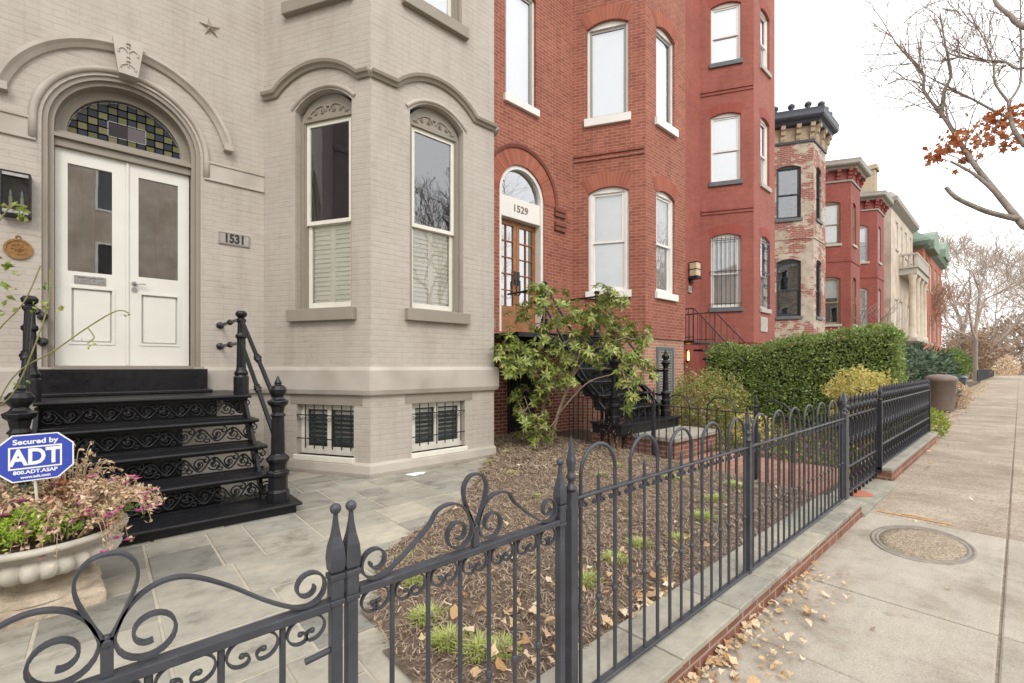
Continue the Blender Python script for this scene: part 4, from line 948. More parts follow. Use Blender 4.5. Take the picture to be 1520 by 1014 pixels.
mb = MB(); mb.box(38, 38.8, 6.4, 7.4, 11.9, 14.6); mb.box(37.9, 38.9, 6.3, 7.5, 14.6, 14.9); mb.build('chimney', TANBRICK, H7)
mb = MB(); mb.box(43.4, 44.2, 6.6, 7.4, 11.9, 14.0); mb.box(43.3, 44.3, 6.5, 7.5, 14.0, 14.3); mb.build('chimney', TANBRICK, H7)
mb = MB(); mb.box(39.6, 45.2, 4.5, 5.39, 7.6, 8.0); mb.box(39.5, 45.3, 4.4, 5.39, 8.0, 8.12); mb.build('porch_roof', STONE, H7)
mb = MB(); mb.box(39.6, 45.2, 4.5, 5.39, 3.2, 3.4); mb.build('porch_floor', STONE, H7)
mb = MB()
for k in range(18): mb.lathe([(.06, 8.12), (.09, 8.4), (.05, 8.6), (.07, 8.85)], (39.7 + k * .32, 4.52, 0), 6)
for k in range(3): mb.lathe([(.06, 8.12), (.09, 8.4), (.05, 8.6), (.07, 8.85)], (39.65, 4.6 + k * .3, 0), 6)
mb.box(39.55, 45.3, 4.45, 4.6, 8.85, 8.97); mb.box(39.55, 39.7, 4.6, 5.39, 8.85, 8.97); mb.build('balustrade', STONE, H7)
for x in (39.85, 41.6, 43.3, 45.0): mb = MB(); mb.lathe([(.26, 3.4), (.26, 3.55), (.2, 3.65), (.17, 7.2), (.24, 7.4), (.24, 7.6)], (x, 4.75, 0), 12); mb.build('column', CREAMW, H7)
H8, f8 = block_house('red brick end house with a green copper mansard roof', 46.4, 58.4, 4.9, 10.8, M('far_red_brick', (.34, .12, .075), .85, .15, 3, .2), [(1.2 + 2.9 * i, 2.3 + 2.9 * i, v, v + 2.3) for i in range(4) for v in (3.4, 7.6)], WHITE, behind='blind')
mb = MB()
mb.hstrip([(46.4, 13), (46.4, 4.9), (58.4, 4.9), (58.4, 13)], [(0, 10.5), (.3, 10.7), (.45, 11.0), (.3, 11.25), (-.5, 12.0), (-.5, 12.2), (-1.6, 12.2), (-1.6, 10.8)]); mb.build('roof', M('copper_green', (.16, .215, .165), .7, .25, 2, .2), H8)
CG = M('copper_green_light', (.19, .255, .195), .7, .2)
for x, dz in ((47.2, -.25), (54.9, .35)):
    mb = MB(); f = Fr((x, 4.9, 0)); mb.plate(f, [(0, 10.75 + dz), (3.2, 10.75 + dz), (3.2, 11.5 + dz), (2.6, 12.0 + dz), (1.6, 12.4 + dz), (.6, 12.0 + dz), (0, 11.5 + dz)], [], -1.5, .55, True); mb.build('dormer', CG, H8, .05)
# ------------------------------------------------------------------ wrought iron gate leaves and hooped fences
GF = Fr((0, 1.185, 0))
def jscroll(mb, fr, x, z, sg, R0, t=.009, w=.012):
    """little hooked scroll hanging below a rail beside a bar"""
    P = arc(x + sg * (R0 + .004), z - R0, R0, 90, 180 if sg > 0 else 0, 8) + spiral(x + sg * (R0 + .004), z - R0, R0, R0 * .8, 180 if sg > 0 else 360, 270, 8)[1:]
    cx, cz = P[-1][0], P[-1][1] + R0 * .38
    P += spiral(cx, cz, R0 * .38, R0 * .3, 270, 270 + sg * 200, 12)[1:]
    mb.bar(fr, P, t * .5, w); e = P[-1]; mb.lathe([(.001, -.007), (.0055, -.0045), (.007, 0), (.0055, .0045), (.001, .007)], fr(e[0], e[1], 0), 8)
def finial(mb, x, y, z, h, w, ball=True):
    mb.lathe([(w * .9, 0), (w * 1.3, h * .04), (w * 1.48, h * .2), (w * 1.3, h * .36), (w * .82, h * .52), (w * .5, h * .68), (w * .36, h * .8), (w * .34, h * .86)], (x, y, z), 4, False, rot=PI / 4)
    if ball: mb.lathe([(.002, h * .8)] + [(.0145 * math.sin(PI * k / 8), h * .915 - .0145 * math.cos(PI * k / 8)) for k in range(1, 9)], (x, y, z), 14)
def gate(label, xl, xr, lat, rz):
    T = thing('iron_gate', label, 'gate', ((xl + xr) / 2, 1.185, 0)); c = (xl + xr) / 2; h = (xr - xl) / 2; y = 1.185
    for x in (xl + .015, xr - .015):
        mb = MB(); mb.box(x - .0145, x + .0145, y - .0145, y + .0145, .09, .89); mb.box(x - .019, x + .019, y - .019, y + .019, .885, .9); mb.box(x - .0165, x + .0165, y - .0165, y + .0165, .9, .95); mb.box(x - .02, x + .02, y - .02, y + .02, .95, .966)
        s_ = mb.build('stile', IRON, T, .003); mb = MB(); finial(mb, x, y, .966, .18, .0185); mb.build('finial', IRON, s_)
    for z in (rz - .012, .14): mb = MB(); mb.box(xl + .033, xr - .033, y - .018, y + .018, z - .011, z + .011); mb.build('rail', IRON, T, .003)
    mb = MB(); n = 6; sp = (xr - xl - .032) / (n + 1); xs = [xl + .016 + sp * (k + 1) for k in range(n)]
    x = xs[0]; mb.tube([(x, y, .14), (x, y, rz - .02)], .0075, 8); mb.lathe([(.0075, .455), (.013, .463), (.013, .478), (.0075, .486)], (x, y, 0), 8)
    p = mb.build('picket', IRON, T)
    for x in xs[1:]: dup(p, (x - xs[0], 0, 0), T)
    mb = MB()
    for x in [xl + .033] + xs: jscroll(mb, GF, x + .006, rz - .023, 1, .034)
    for x in xs + [xr - .033]: jscroll(mb, GF, x - .006, rz - .023, -1, .034)
    mb.bar(GF, [(xl + .033, rz - .0245), (xr - .033, rz - .0245)], .003, .012); mb.build('scrollwork', IRON, T)
    for sg in (-1, 1):
        S0 = (h - .033 - .05, .05)
        P = spiral(*S0, .014, .047, 720, 270, 26)
        P = P[:27] + catmull([P[26], (h - .12, .012), (h - .18, .05), (h - .25, .105), (.145, .145), (.1, .157), (.058, .145), (.026, .112), (.011, .07)], 7)[1:]
        P += spiral(.067, .06, .056, .019, 172, 172 + 470, 30)[1:]
        mb = MB(); mb.bar(GF, [(c + sg * q[0], rz + q[1]) for q in P], .0055, .02); mb.build('scroll', IRON, T)
    mb = MB(); L = catmull([(0, .06), (-.02, .1), (-.043, .16), (-.045, .2), (-.026, .228), (.0, .235), (.026, .228), (.045, .2), (.043, .16), (.02, .1), (0, .06)], 6)
    mb.bar(GF, [(c + a, rz + b) for a, b in L], .0055, .02); mb.box(c - .01, c + .01, y - .01, y + .01, rz, rz + .075); mb.lathe([(.004, rz + .05), (.0125, rz + .056), (.0125, rz + .07), (.004, rz + .078)], (c, y, 0), 8); mb.build('crest_loop', IRON, T)
    if lat: mb = MB(); mb.tube([(xr - .03, y - .0, .77), (xr - .09, y - .0, .765)], .008, 8); mb.build('latch', IRON, T)
    return T
gate('charcoal wrought-iron gate leaf with scrolled crest, with the latch bar, beside the flower urn', -.455, .461, True, .9)
gate('charcoal wrought-iron gate leaf with scrolled crest, hung on the post by the mulch', .472, 1.325, False, .915)

def post(mb, fr, u, z0, z1, w=.02, spear=True):
    p = fr(u, 0, 0); mb.box(p.x - w, p.x + w, p.y - w, p.y + w, z0, z1)
    mb.lathe([(w * .7, z1), (w * 1.25, z1 + .012), (w * .7, z1 + .03), (w * .6, z1 + .042), (w * 1.15, z1 + .058), (w * .7, z1 + .075), (w * .75, z1 + .085)], (p.x, p.y, 0), 10)
    if spear: mb.lathe([(w * .7, z1 + .085), (w * 1.05, z1 + .118), (w * .75, z1 + .15), (.001, z1 + .225)], (p.x, p.y, 0), 4, False, rot=PI / 4)
def hoop_fence(label, a, b, z0, rz, n, posts, hoopw=2, per=3, hz=.2, spz=.1, r=.0075, sc_=True, mat=IRON, start=0, knob=.36):
    a, b = Vector(a), Vector(b); L = (b - a).length; f = Fr((a.x, a.y, 0), math.degrees(math.atan2(b.y - a.y, b.x - a.x)))
    T = thing('iron_fence', label, 'fence', ((a.x + b.x) / 2, (a.y + b.y) / 2, 0)); sp = L / n
    mb = MB(); mb.bar(f, [(0, rz), (L, rz)], .012, .03); mb.build('rail', mat, T, .003, 1)
    mb = MB(); mb.bar(f, [(0, z0 + .012), (L, z0 + .012)], .014, .034); mb.build('rail', mat, T, .003, 1)
    us = [sp * (k + .5) for k in range(n)]; proto = {}
    for k, u in enumerate(us):
        m = (k - start) % per
        kind = 'spike' if not ((m == 0 and k + hoopw < n) or (m == hoopw and k >= hoopw)) else ('hoop' if m == 0 else None)
        if kind is None: continue
        if kind in proto: dup(proto[kind][0], f.u * (u - proto[kind][1]), T); continue
        mb = MB(); kn = z0 + knob
        def kk(x): mb.lathe([(r, kn), (r * 1.75, kn + .008), (r * 1.75, kn + .02), (r, kn + .028)], f(x, 0, 0), 8)
        if kind == 'spike':
            e = rz + spz * (.9 if hoopw == 2 else .3); mb.tube([f(u, z0, 0), f(u, e - .04, 0)], r, 6); mb.tube([f(u, e - .04, 0), f(u, e - .03, 0), f(u, e, 0)], [r, r * 1.1, .001], 6); kk(u)
            if hoopw > 2: pass
            proto[kind] = (mb.build('picket', mat, T), u)
        else:
            W = sp * hoopw; hh = min(hz, hz); R_ = W / 2; top = rz + hz
            P = [(u, z0), (u, rz - .01)] + ([(u, top - R_)] if top - R_ > rz else [(u, rz)]) + [(q[0], q[1]) for q in [(u + R_ - R_ * math.cos(t * PI / 14), (top - min(R_, hz)) + min(R_, hz) * math.sin(t * PI / 14)) for t in range(1, 14)]] + [(u + W, max(top - R_, rz)), (u + W, rz - .01), (u + W, z0)]
            mb.tube([f(p[0], p[1], 0) for p in P], r * 1.15, 6); kk(u); kk(u + W); proto[kind] = (mb.build('hoop_picket', mat, T), u)
    if sc_:
        mb = MB()
        for u in us:
            for sg in (1, -1): jscroll(mb, f, u + sg * .005, rz - .006, sg, .022, .008, .011)
        mb.bar(f, [(0, rz - .0075), (L, rz - .0075)], .003, .012); mb.build('scrollwork', mat, T)
    for u in posts: mb = MB(); post(mb, f, u, z0 - .02, rz + .03); mb.build('post', mat, T, .003, 1)
    return T
hoop_fence('hooped charcoal iron fence section joining the scrolled gate to the middle post', (1.375, 1.185), (3.13, 1.185), .155, .975, 15, [0, 1.755])
hoop_fence('hooped charcoal iron fence section between the middle post and the brick path', (3.15, 1.185), (5.55, 1.185), .155, .975, 20, [2.42])
hoop_fence('thin dark iron fence running back to the tall stoop between two gardens', (5.68, 1.5), (6.55, 5.75), .12, .93, 32, [.62, 2.2, 3.35], 3, 5, .17, .1, .0075, False, IRON2, 1)

# cast iron ornamental fence
OF = thing('iron_fence', 'ornate black cast-iron fence with leafy curved panels in front of the tall hedge', 'fence', (9.8, 1.22, 0))
def baluster():
    mb = MB(); z0 = .13; x, y = 0, 0; f = Fr((7.6, 1.22, 0))
    mb.lathe([(.012, z0), (.02, z0 + .03), (.012, z0 + .06), (.01, z0 + .3), (.022, z0 + .33), (.012, z0 + .37), (.011, z0 + .55), (.02, z0 + .58), (.012, z0 + .61), (.01, z0 + .88), (.02, z0 + .9), (.012, z0 + .93), (.018, z0 + .95), (.036, z0 + .985), (.028, z0 + 1.02), (.012, z0 + 1.04), (.024, z0 + 1.065), (.018, z0 + 1.09), (.002, z0 + 1.13)], (7.6, 1.22, 0), 8)
    # curling leaf above, smaller leaf and ring below
    mb.sweep(f, catmull([(-.06, z0 + .87), (-.01, z0 + .86), (.04, z0 + .8), (.05, z0 + .72), (.025, z0 + .65), (-.01, z0 + .62)], 4), [(-.006, -.014), (.008, -.018), (.014, 0), (.008, .02), (-.006, .016)])
    mb.tube([f(p[0], p[1], .01) for p in spiral(.02, z0 + .64, .028, .01, 60, 420, 10)], .008, 5)
    mb.tube([f(.034 * math.cos(t * PI / 5), z0 + .45 + .045 * math.sin(t * PI / 5), 0) for t in range(11)], .006, 5)
    for q in (.2,): mb.lathe([(.008, z0 + q - .03), (.022, z0 + q), (.008, z0 + q + .03)], f(.0, 0, .004), 6)
    mb.sweep(f, catmull([(-.06, z0 + .05), (.0, z0 + .1), (.045, z0 + .2), (.03, z0 + .3)], 4), [(-.006, -.012), (.01, -.014), (.01, .016), (-.006, .014)])
    return mb.build('baluster', IRON2, OF)
b0 = baluster()
for k in range(1, 24): dup(b0, (k * .195, 0, 0), OF)
for z in (.2, .48, 1.03): mb = MB(); mb.box(7.54, 12.25, 1.2, 1.24, z - .012, z + .012); mb.build('rail', IRON2, OF, .003, 1)
for x in (7.53, 12.3): mb = MB(); post(mb, Fr((0, 1.22, 0)), x, .12, 1.05, .026); mb.build('post', IRON2, OF)
OG = thing('iron_gate', 'ornate black cast-iron gate closing the brick path between the two fences', 'gate', (6.7, 1.3, 0))
bb = [dup(b0, (k * .19 - 1.8, .03, -.07), OG) for k in range(9)]
for b in bb: ORG[b.name] = Vector(); b.location = b.location + Vector((9.8 - 6.7, 1.22 - 1.3, 0))
for z in (.13, .41, .96): mb = MB(); mb.box(5.7, 7.46, 1.235, 1.265, z - .012, z + .012); mb.build('rail', IRON2, OG, .003, 1)
for x in (5.72, 7.44): mb = MB(); mb.box(x - .016, x + .016, 1.234, 1.266, .06, 1.08); mb.lathe([(.02, 1.08), (.035, 1.12), (.02, 1.16), (.003, 1.2)], (x, 1.25, 0), 8); mb.build('stile', IRON2, OG)
mb = MB(); post(mb, Fr((0, 1.2, 0)), 5.62, .04, 1.03, .036); tag(mb.build('fence_post', IRON, None), 'thick charcoal iron post at the end of the hooped fence beside the brick path', 'post')

# ------------------------------------------------------------------ urn with flowers, yard sign
UC = (-.3, 3.85)
U = thing('planter_urn', 'wide cast-stone urn with gadrooned bowl on a weathered square pedestal', 'urn', (*UC, PZ))
mb = MB(); gad = lambda a, z: 1 + (.085 * abs(math.sin(a * 15)) ** .7 - .06 if .33 < z < .449 else 0)
pr = [(.11, .27), (.14, .31), (.2, .325), (.28, .335), (.34, .352), (.37, .378), (.378, .405), (.368, .432), (.345, .447), (.328, .452), (.325, .47), (.335, .485), (.37, .495), (.405, .5), (.415, .512), (.412, .53), (.39, .538), (.37, .53), (.35, .5), (.2, .48)]
mb.lathe(pr, (*UC, 0), 210, mod=gad); mb.build('bowl', CAST, U)
mb = MB(); mb.lathe([(.285, .2), (.28, .225), (.25, .24), (.2, .255), (.15, .275), (.125, .3), (.14, .34)], (*UC, 0), 32); mb.build('foot', SANDST, U)
mb = MB(); mb.lathe([(.4, PZ - .02), (.4, .18), (.375, .205), (.3, .205)], (*UC, 0), 4, False, rot=PI / 4 + .1); mb.build('pedestal', SANDST, U, .015)
mb = MB(); mb.lathe([(.36, .5), (.25, .53), (.01, .55)], (*UC, 0), 20); mb.build('soil', SOIL, U)
rf = random.Random(21)
def rdir(zmin=-1): 
    while True:
        v = Vector((rf.uniform(-1, 1), rf.uniform(-1, 1), rf.uniform(zmin, 1)))
        if .1 < v.length < 1: return v.normalized()
def sprig_plant(label, cat, c, rx, ry, h, stems, leaves, LL, LW, leafmat, stemmat, bloom=None, nb=0, name='flowering_plant', droop=.5, group=None, br=.03):
    T = thing(name, label, cat, c, group); ms, ml, mbm = MB(), MB(), MB(); c = Vector(c)
    for k in range(stems):
        a = rf.uniform(0, 2 * PI); q = math.sqrt(rf.random()); base = c + Vector((rx * .4 * q * math.cos(a), ry * .4 * q * math.sin(a), 0))
        tip = c + Vector((rx * q * 1.1 * math.cos(a), ry * q * 1.1 * math.sin(a), h * rf.uniform(.55, 1.1) * (1.1 - .5 * q)))
        mid = base.lerp(tip, .55) + Vector((0, 0, h * .22)); dr = tip + Vector((math.cos(a) * rx * .15 * q, math.sin(a) * ry * .15 * q, -droop * h * .3 * q))
        P = catmull([tuple(base), tuple(mid), tuple(tip), tuple(dr)], 4); ms.tube(P, [.0035 - .0022 * i / len(P) for i in range(len(P))], 4, False)
        for i in range(leaves):
            p = Vector(P[rf.randrange(2, len(P))]) + rdir() * .012; d = rdir(-.6); L = LL * rf.uniform(.6, 1.25)
            ml.leaf(p, d, rdir(), L, LW * rf.uniform(.7, 1.2), rf.uniform(-.3, .8), L * rf.uniform(-.2, .5))
        if bloom and k < nb:
            p = Vector(P[-1 if rf.random() < .5 else -4])
            for j in range(5):
                d = Vector((math.cos(j * 1.257), math.sin(j * 1.257), rf.uniform(.1, .6))); mbm.leaf(p + rdir() * .004, d, Vector((0, 0, 1)), br * rf.uniform(.8, 1.4), br * .55, .2)
    ms.build('stem', stemmat, T); ml.build('foliage', leafmat, T)
    if bloom: mbm.build('blossom', bloom, T)
    return T
DRYLEAF = MI('dry_leaf', [(.55, .4, .25), (.7, .53, .36), (.46, .31, .18), (.76, .62, .46), (.62, .44, .32), (.42, .28, .16)], .8, .15, trans=.15)
DRYSTEM = M('dry_stem', (.42, .33, .2), .85, .2, 20, 0)
GRNSTEM = M('green_stem', (.16, .2, .06), .7, .2, 20, 0)
PINK = MI('pink_petal', [(.5, .08, .26), (.62, .16, .34), (.38, .05, .28), (.68, .3, .42)], .6, .2, trans=.2)
RED = MI('red_petal', [(.5, .08, .05), (.45, .05, .1), (.6, .16, .12)], .6, .2, trans=.2)
MOSS = MI('bright_green_leaf', [(.27, .4, .03), (.36, .5, .05), (.2, .32, .03), (.45, .56, .09)], .6, .25, trans=.25)
GREENL = MI('garden_green_leaf', [(.09, .16, .04), (.15, .24, .055), (.25, .33, .09), (.07, .13, .03)], .55, .3, trans=.2)
REDDRY = MI('rust_leaf', [(.3, .1, .05), (.42, .17, .08), (.25, .07, .04), (.5, .3, .14)], .75, .15, trans=.15)
zz = .53
sprig_plant('withered tan plant spilling over the side of the urn towards the steps', 'plant', (-.1, 3.82, zz), .34, .3, .3, 95, 18, .034, .01, DRYLEAF, DRYSTEM, PINK, 50, 'withered_plant', 1.2)
sprig_plant('withered tan plant crowded with pink blooms at the far side of the urn', 'plant', (-.52, 3.95, zz), .27, .25, .3, 80, 15, .034, .01, DRYLEAF, DRYSTEM, PINK, 50, 'withered_plant', 1.2)
sprig_plant('dry grassy plant with bare upright stalks at the back of the urn', 'plant', (-.16, 4.0, zz), .2, .18, .5, 60, 5, .03, .006, DRYLEAF, DRYSTEM, None, 0, 'dry_grass_plant', .2)
sprig_plant('withered plant with magenta blooms hanging over the rim of the urn', 'plant', (-.17, 3.6, zz), .24, .14, .17, 50, 14, .028, .009, DRYLEAF, DRYSTEM, PINK, 30, 'withered_plant', 3.2)
sprig_plant('rust red leafed plant in the middle of the urn', 'plant', (-.19, 3.85, zz), .13, .12, .27, 30, 12, .032, .01, REDDRY, DRYSTEM, RED, 8, 'rust_leafed_plant', .5)
sprig_plant('bright green mossy clump growing in the urn around the sign stake', 'plant', (-.31, 3.66, zz), .2, .17, .17, 190, 18, .026, .006, MOSS, GRNSTEM, None, 0, 'mossy_plant', .3)
sprig_plant('green leafed plant with red blooms behind the blue sign in the urn', 'plant', (-.45, 4.0, zz), .24, .17, .33, 50, 9, .04, .012, GREENL, GRNSTEM, RED, 26, 'flowering_plant', .5)
sprig_plant('low fresh green leafy plant filling the urn between the withered stems', 'plant', (-.12, 3.72, zz), .26, .2, .15, 60, 9, .032, .011, GREENL, GRNSTEM, PINK, 14, 'leafy_plant', .8)
SG = thing('yard_sign', 'blue octagonal security company sign on a stake in the flower urn', 'sign', (-.293, 3.735, .53))
sgang = math.degrees(math.atan2(-.293, 3.735)) * -1; sf = Fr((-.293, 3.735, 0), sgang + 3)
mb = MB(); mb.tube([sf(.02, .5, -.02), sf(-.005, .9, -.012), sf(-.005, 1.05, -.012)], .007, 6); mb.build('stake', M('white_stake', (.62, .6, .55), .6, .1), SG)
def octo(k): w, h, c = .157 * k, .132 * k, .066 * k; return [(-w + c, -h), (w - c, -h), (w, -h + c), (w, h - c), (w - c, h), (-w + c, h), (-w, h - c), (-w, -h + c)]
cz = .985; oc = lambda k: [(x, y + cz) for x, y in octo(k)]
mb = MB(); mb.plate(sf, oc(1), [], -.004, .0, True); mb.plate(sf, oc(1), [oc(.955)], 0, .0015); mb.build('border', M('sign_white', (.8, .8, .8), .4, .02), SG)
BLUE = M('sign_blue', (.045, .075, .42), .4, .04, 4, 0); SWH = M('sign_lettering_white', (.82, .82, .84), .4, .02, 4, 0)
mb = MB(); mb.plate(sf, oc(.955), [], 0, .0008); mb.build('panel', BLUE, SG)
mb = MB(); q = rect(-.106, .106, cz - .062, cz + .064); mb.plate(sf, q, [rect(-.098, .098, cz - .054, cz + .056)], .001, .002); mb.build('logo_box', SWH, SG)
text(sf, 0, cz + .0, .0016, .125, 'ADT', SG, SWH, .0006, .004, sx=.8); text(sf, 0, cz + .09, .0016, .04, 'Secured by', SG, SWH, .0004, .0012)
text(sf, 0, cz - .08, .0016, .028, '800.ADT.ASAP', SG, SWH, .0004, .001); text(sf, 0, cz - .108, .0016, .021, 'www.adt.com', SG, SWH, .0004, .0008)
# climbing rose at the left edge
RO = thing('rose_bush', 'straggly rose with thin arching canes and few leaves in front of the white door', 'rose', (-.7, 4.5, PZ))
mb = MB(); 
for P in ([(-.7, 4.5, .1), (-.66, 4.47, .7), (-.58, 4.41, 1.04), (-.43, 4.21, 1.43), (-.23, 3.97, 1.6), (-.08, 3.83, 1.74), (.05, 3.71, 1.84), (.11, 3.66, 1.83)], [(-.7, 4.5, .1), (-.66, 4.46, 1.2), (-.58, 4.41, 1.56), (-.5, 4.34, 1.74), (-.38, 4.17, 1.9), (-.3, 4.09, 2.13)], [(-.72, 4.5, .1), (-.62, 4.45, .9), (-.56, 4.4, 1.17), (-.43, 4.21, 1.33), (-.33, 4.06, 1.6), (-.26, 4.0, 1.89), (-.25, 3.98, 2.1)], [(-.72, 4.5, .1), (-.68, 4.48, 1.6), (-.58, 4.42, 2.2), (-.46, 4.3, 2.5), (-.37, 4.22, 2.52)], [(-.08, 3.83, 1.74), (-.05, 3.8, 1.68), (-.08, 3.8, 1.64)]):
    mb.tube(catmull(P, 6), .0042, 5)
mb.build('cane', M('rose_cane', (.26, .25, .1), .7, .2, 20, 0), RO)
mb = MB()
for c, n, s_ in (((-.31, 4.03, 1.86), 6, .045), ((-.23, 3.96, 1.86), 5, .05), ((-.08, 3.82, 1.64), 5, .03), ((-.26, 4.0, 1.97), 4, .04), ((-.47, 4.31, 2.14), 9, .055), ((-.48, 4.32, 2.0), 9, .055), ((-.48, 4.32, 1.88), 7, .05), ((-.44, 4.28, 2.5), 9, .05), ((-.39, 4.24, 2.5), 8, .05), ((.09, 3.67, 1.82), 4, .02), ((-.4, 4.2, 1.4), 5, .03)):
    for k in range(n): mb.leaf(Vector(c) + rdir() * s_ * .9, rdir(-.7), rdir(), s_, s_ * .3, .3, s_ * .2)
mb.build('foliage', MI('rose_leaf', [(.1, .17, .04), (.3, .34, .06), (.18, .26, .06), (.4, .4, .1)], .55, .3, trans=.2), RO)

# ------------------------------------------------------------------ shrubs, hedge
RH = thing('leafy_shrub', 'spreading evergreen shrub with whorls of yellow-green leaves in front of the tall stoop', 'shrub', (5.55, 5.45, .15))
mb = MB(); TR = [[(5.49, 5.49, .12), (5.52, 5.39, .75), (5.58, 5.34, 1.15), (5.48, 5.43, 1.66), (5.54, 5.37, 2.34), (5.52, 5.39, 2.7)], [(5.64, 5.35, .12), (5.58, 5.07, .77), (5.67, 4.86, 1.32), (5.77, 4.77, 1.76), (5.88, 4.54, 2.3), (5.92, 4.37, 2.55)], [(5.58, 5.1, .7), (5.76, 4.65, 1.22), (5.91, 4.24, 1.38), (6.1, 4.0, 1.49)], [(5.58, 5.34, 1.15), (5.32, 5.44, 1.43), (4.8, 5.36, 1.6), (4.5, 5.2, 1.65)], [(5.67, 4.86, 1.32), (5.76, 4.51, 1.76), (6.07, 4.1, 1.96)], [(5.5, 5.45, .3), (5.3, 5.45, .7), (5.2, 5.5, 1.0)], [(5.55, 5.36, .9), (5.8, 5.3, 1.4), (5.6, 5.2, 2.0)]]
for i, P in enumerate(TR): P = catmull(P, 6); r0 = .034 if i < 2 else .017; mb.tube(P, [r0 * (1 - .75 * k / len(P)) for k in range(len(P))], 6)
pts = [Vector(q) for P in TR for q in catmull(P, 5)[4:]]
BL = [(4.98, 5.56, 1.93), (4.43, 5.23, 1.69), (5.14, 5.49, 2.32), (5.2, 5.08, 2.73), (5.13, 5.09, 2.45), (5.48, 4.91, 2.52), (5.7, 5.18, 2.28), (5.38, 5.58, 1.78), (5.57, 5.21, 1.77), (5.47, 4.69, 1.97), (5.74, 4.63, 2.08), (5.73, 4.29, 2.58), (5.6, 4.39, 2.32), (5.71, 4.09, 2.46), (5.57, 4.5, 1.7), (6.05, 4.6, 1.65), (6.2, 4.19, 2.08), (6.3, 3.98, 1.97), (6.24, 4.09, 1.65), (5.96, 3.73, 1.46), (5.96, 3.91, 1.03), (6.09, 4.11, 1.33), (6.07, 4.29, 1.97), (5.44, 5.55, 1.37), (5.32, 5.77, .97), (5.0, 5.34, .78), (5.38, 5.34, .98), (5.38, 5.42, .64), (5.45, 5.1, 1.21), (5.43, 4.71, 1.33), (5.2, 5.48, .48), (5.17, 5.05, .47), (5.86, 4.94, 2.39), (5.28, 5.82, 1.66), (5.41, 5.21, 2.04), (5.79, 4.21, 1.75), (6.09, 4.5, 2.31), (5.62, 4.88, 1.65), (5.69, 5.17, 1.49), (4.53, 5.14, 1.49), (5.0, 5.2, 1.6), (5.3, 5.1, 1.5)]
ml = MB()
for c in BL:
    c = Vector(c); j = min(pts, key=lambda p: (p - c).length); m = j.lerp(c, .5) + Vector((0, 0, -.04)); mb.tube(catmull([tuple(j), tuple(m), tuple(c)], 4), [.009, .009, .008, .008, .007, .006, .006, .005, .005], 5)
    for w in range(13):
        t = c + rdir(-.6) * rf.uniform(.05, .27); mb.tube([tuple(c), tuple(t)], .004, 4); ax = (t - c).normalized() + Vector((0, 0, .7)); ax.normalize()
        x = ax.orthogonal().normalized(); y = ax.cross(x); n = rf.randint(7, 10)
        for k in range(n):
            a = 2 * PI * k / n + rf.uniform(-.2, .2); e = rf.uniform(-.35, .7); d = (x * math.cos(a) + y * math.sin(a)) + ax * e - Vector((0, 0, .25))
            ml.leaf(t - ax * .01 * k * .4, d, ax, rf.uniform(.085, .14), rf.uniform(.018, .027), .35, rf.uniform(0, .03))
RT = mb.build('trunk', RHOBARK, RH); ml.build('foliage', MI('shrub_leaf', [(.12, .19, .03), (.22, .29, .05), (.31, .37, .08), (.09, .15, .03), (.42, .45, .13), (.27, .33, .07), (.48, .38, .17)], .36, .5, trans=.2), RH)

def leafcloud(mb, pts_n, fn, LL, LW, up=.35, fold=.3):
    for _ in range(pts_n):
        p, nrm = fn()
        d = (nrm * rf.uniform(.2, 1) + rdir() * .9 + Vector((0, 0, up))); mb.leaf(p, d, (nrm + rdir() * .6), LL * rf.uniform(.65, 1.3), LW * rf.uniform(.7, 1.3), fold, 0)
HX0, HX1, HY0, HY1 = 11.6, 12.42, 1.62, 5.4
HG = thing('hedge', 'tall clipped green box hedge running from the ornate fence towards the red houses', 'hedge', (12, 3.6, 0))
def htop(y): t = min(1, max(0, (4.6 - y) / 2.6)); return 2.0 + .3 * t * t * (3 - 2 * t) + .03 * math.sin(y * 4)
def hface():
    while True:
        r = rf.random(); y = rf.uniform(HY0, HY1); z = rf.uniform(.05, htop(y)); x = rf.uniform(HX0, HX1)
        if r < .62: p = Vector((HX0, y, z)); n = Vector((-1, 0, 0))
        elif r < .80: p = Vector((x, y, htop(y))); n = Vector((0, 0, 1))
        else: p = Vector((x, HY0, rf.uniform(.05, htop(HY0)))); n = Vector((0, -1, 0))
        q = noise.noise(p * 2.1) * .09 + noise.noise(p * 6) * .06 + (rf.random() ** 8) * .09
        p = p + n * (q - rf.random() ** 2 * .11); ex = max(0, HX0 + .12 - p.x) + max(0, p.x - HX1 + .12); ez = max(0, p.z - htop(p.y) + .14); ey = max(0, HY0 + .12 - p.y); p.z -= (ex + ey) * .6 * (1 if ez > 0 else 0); p.x += ez * .4 * (1 if p.x < 12 else -1); p.y += ez * .4 if ey > 0 else 0
        p.x += .05 if p.z < .3 else 0
        return p, n
ml = MB(); leafcloud(ml, 21000, hface, .066, .018)
ml.build('foliage', MI('hedge_leaf', [(.12, .19, .045), (.21, .31, .07), (.33, .43, .13), (.13, .22, .05), (.43, .51, .2), (.25, .34, .085), (.32, .32, .13)], .4, .5, trans=.3), HG)
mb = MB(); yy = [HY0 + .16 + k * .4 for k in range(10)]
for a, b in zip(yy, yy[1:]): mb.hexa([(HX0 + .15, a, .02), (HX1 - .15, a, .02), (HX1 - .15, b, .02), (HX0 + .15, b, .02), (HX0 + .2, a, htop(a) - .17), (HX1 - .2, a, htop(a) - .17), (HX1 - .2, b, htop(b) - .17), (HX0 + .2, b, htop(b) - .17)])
for k in range(9): mb.tube([(12, 1.8 + k * .45, 0), (11.95, 1.85 + k * .45, .4)], .02, 5)
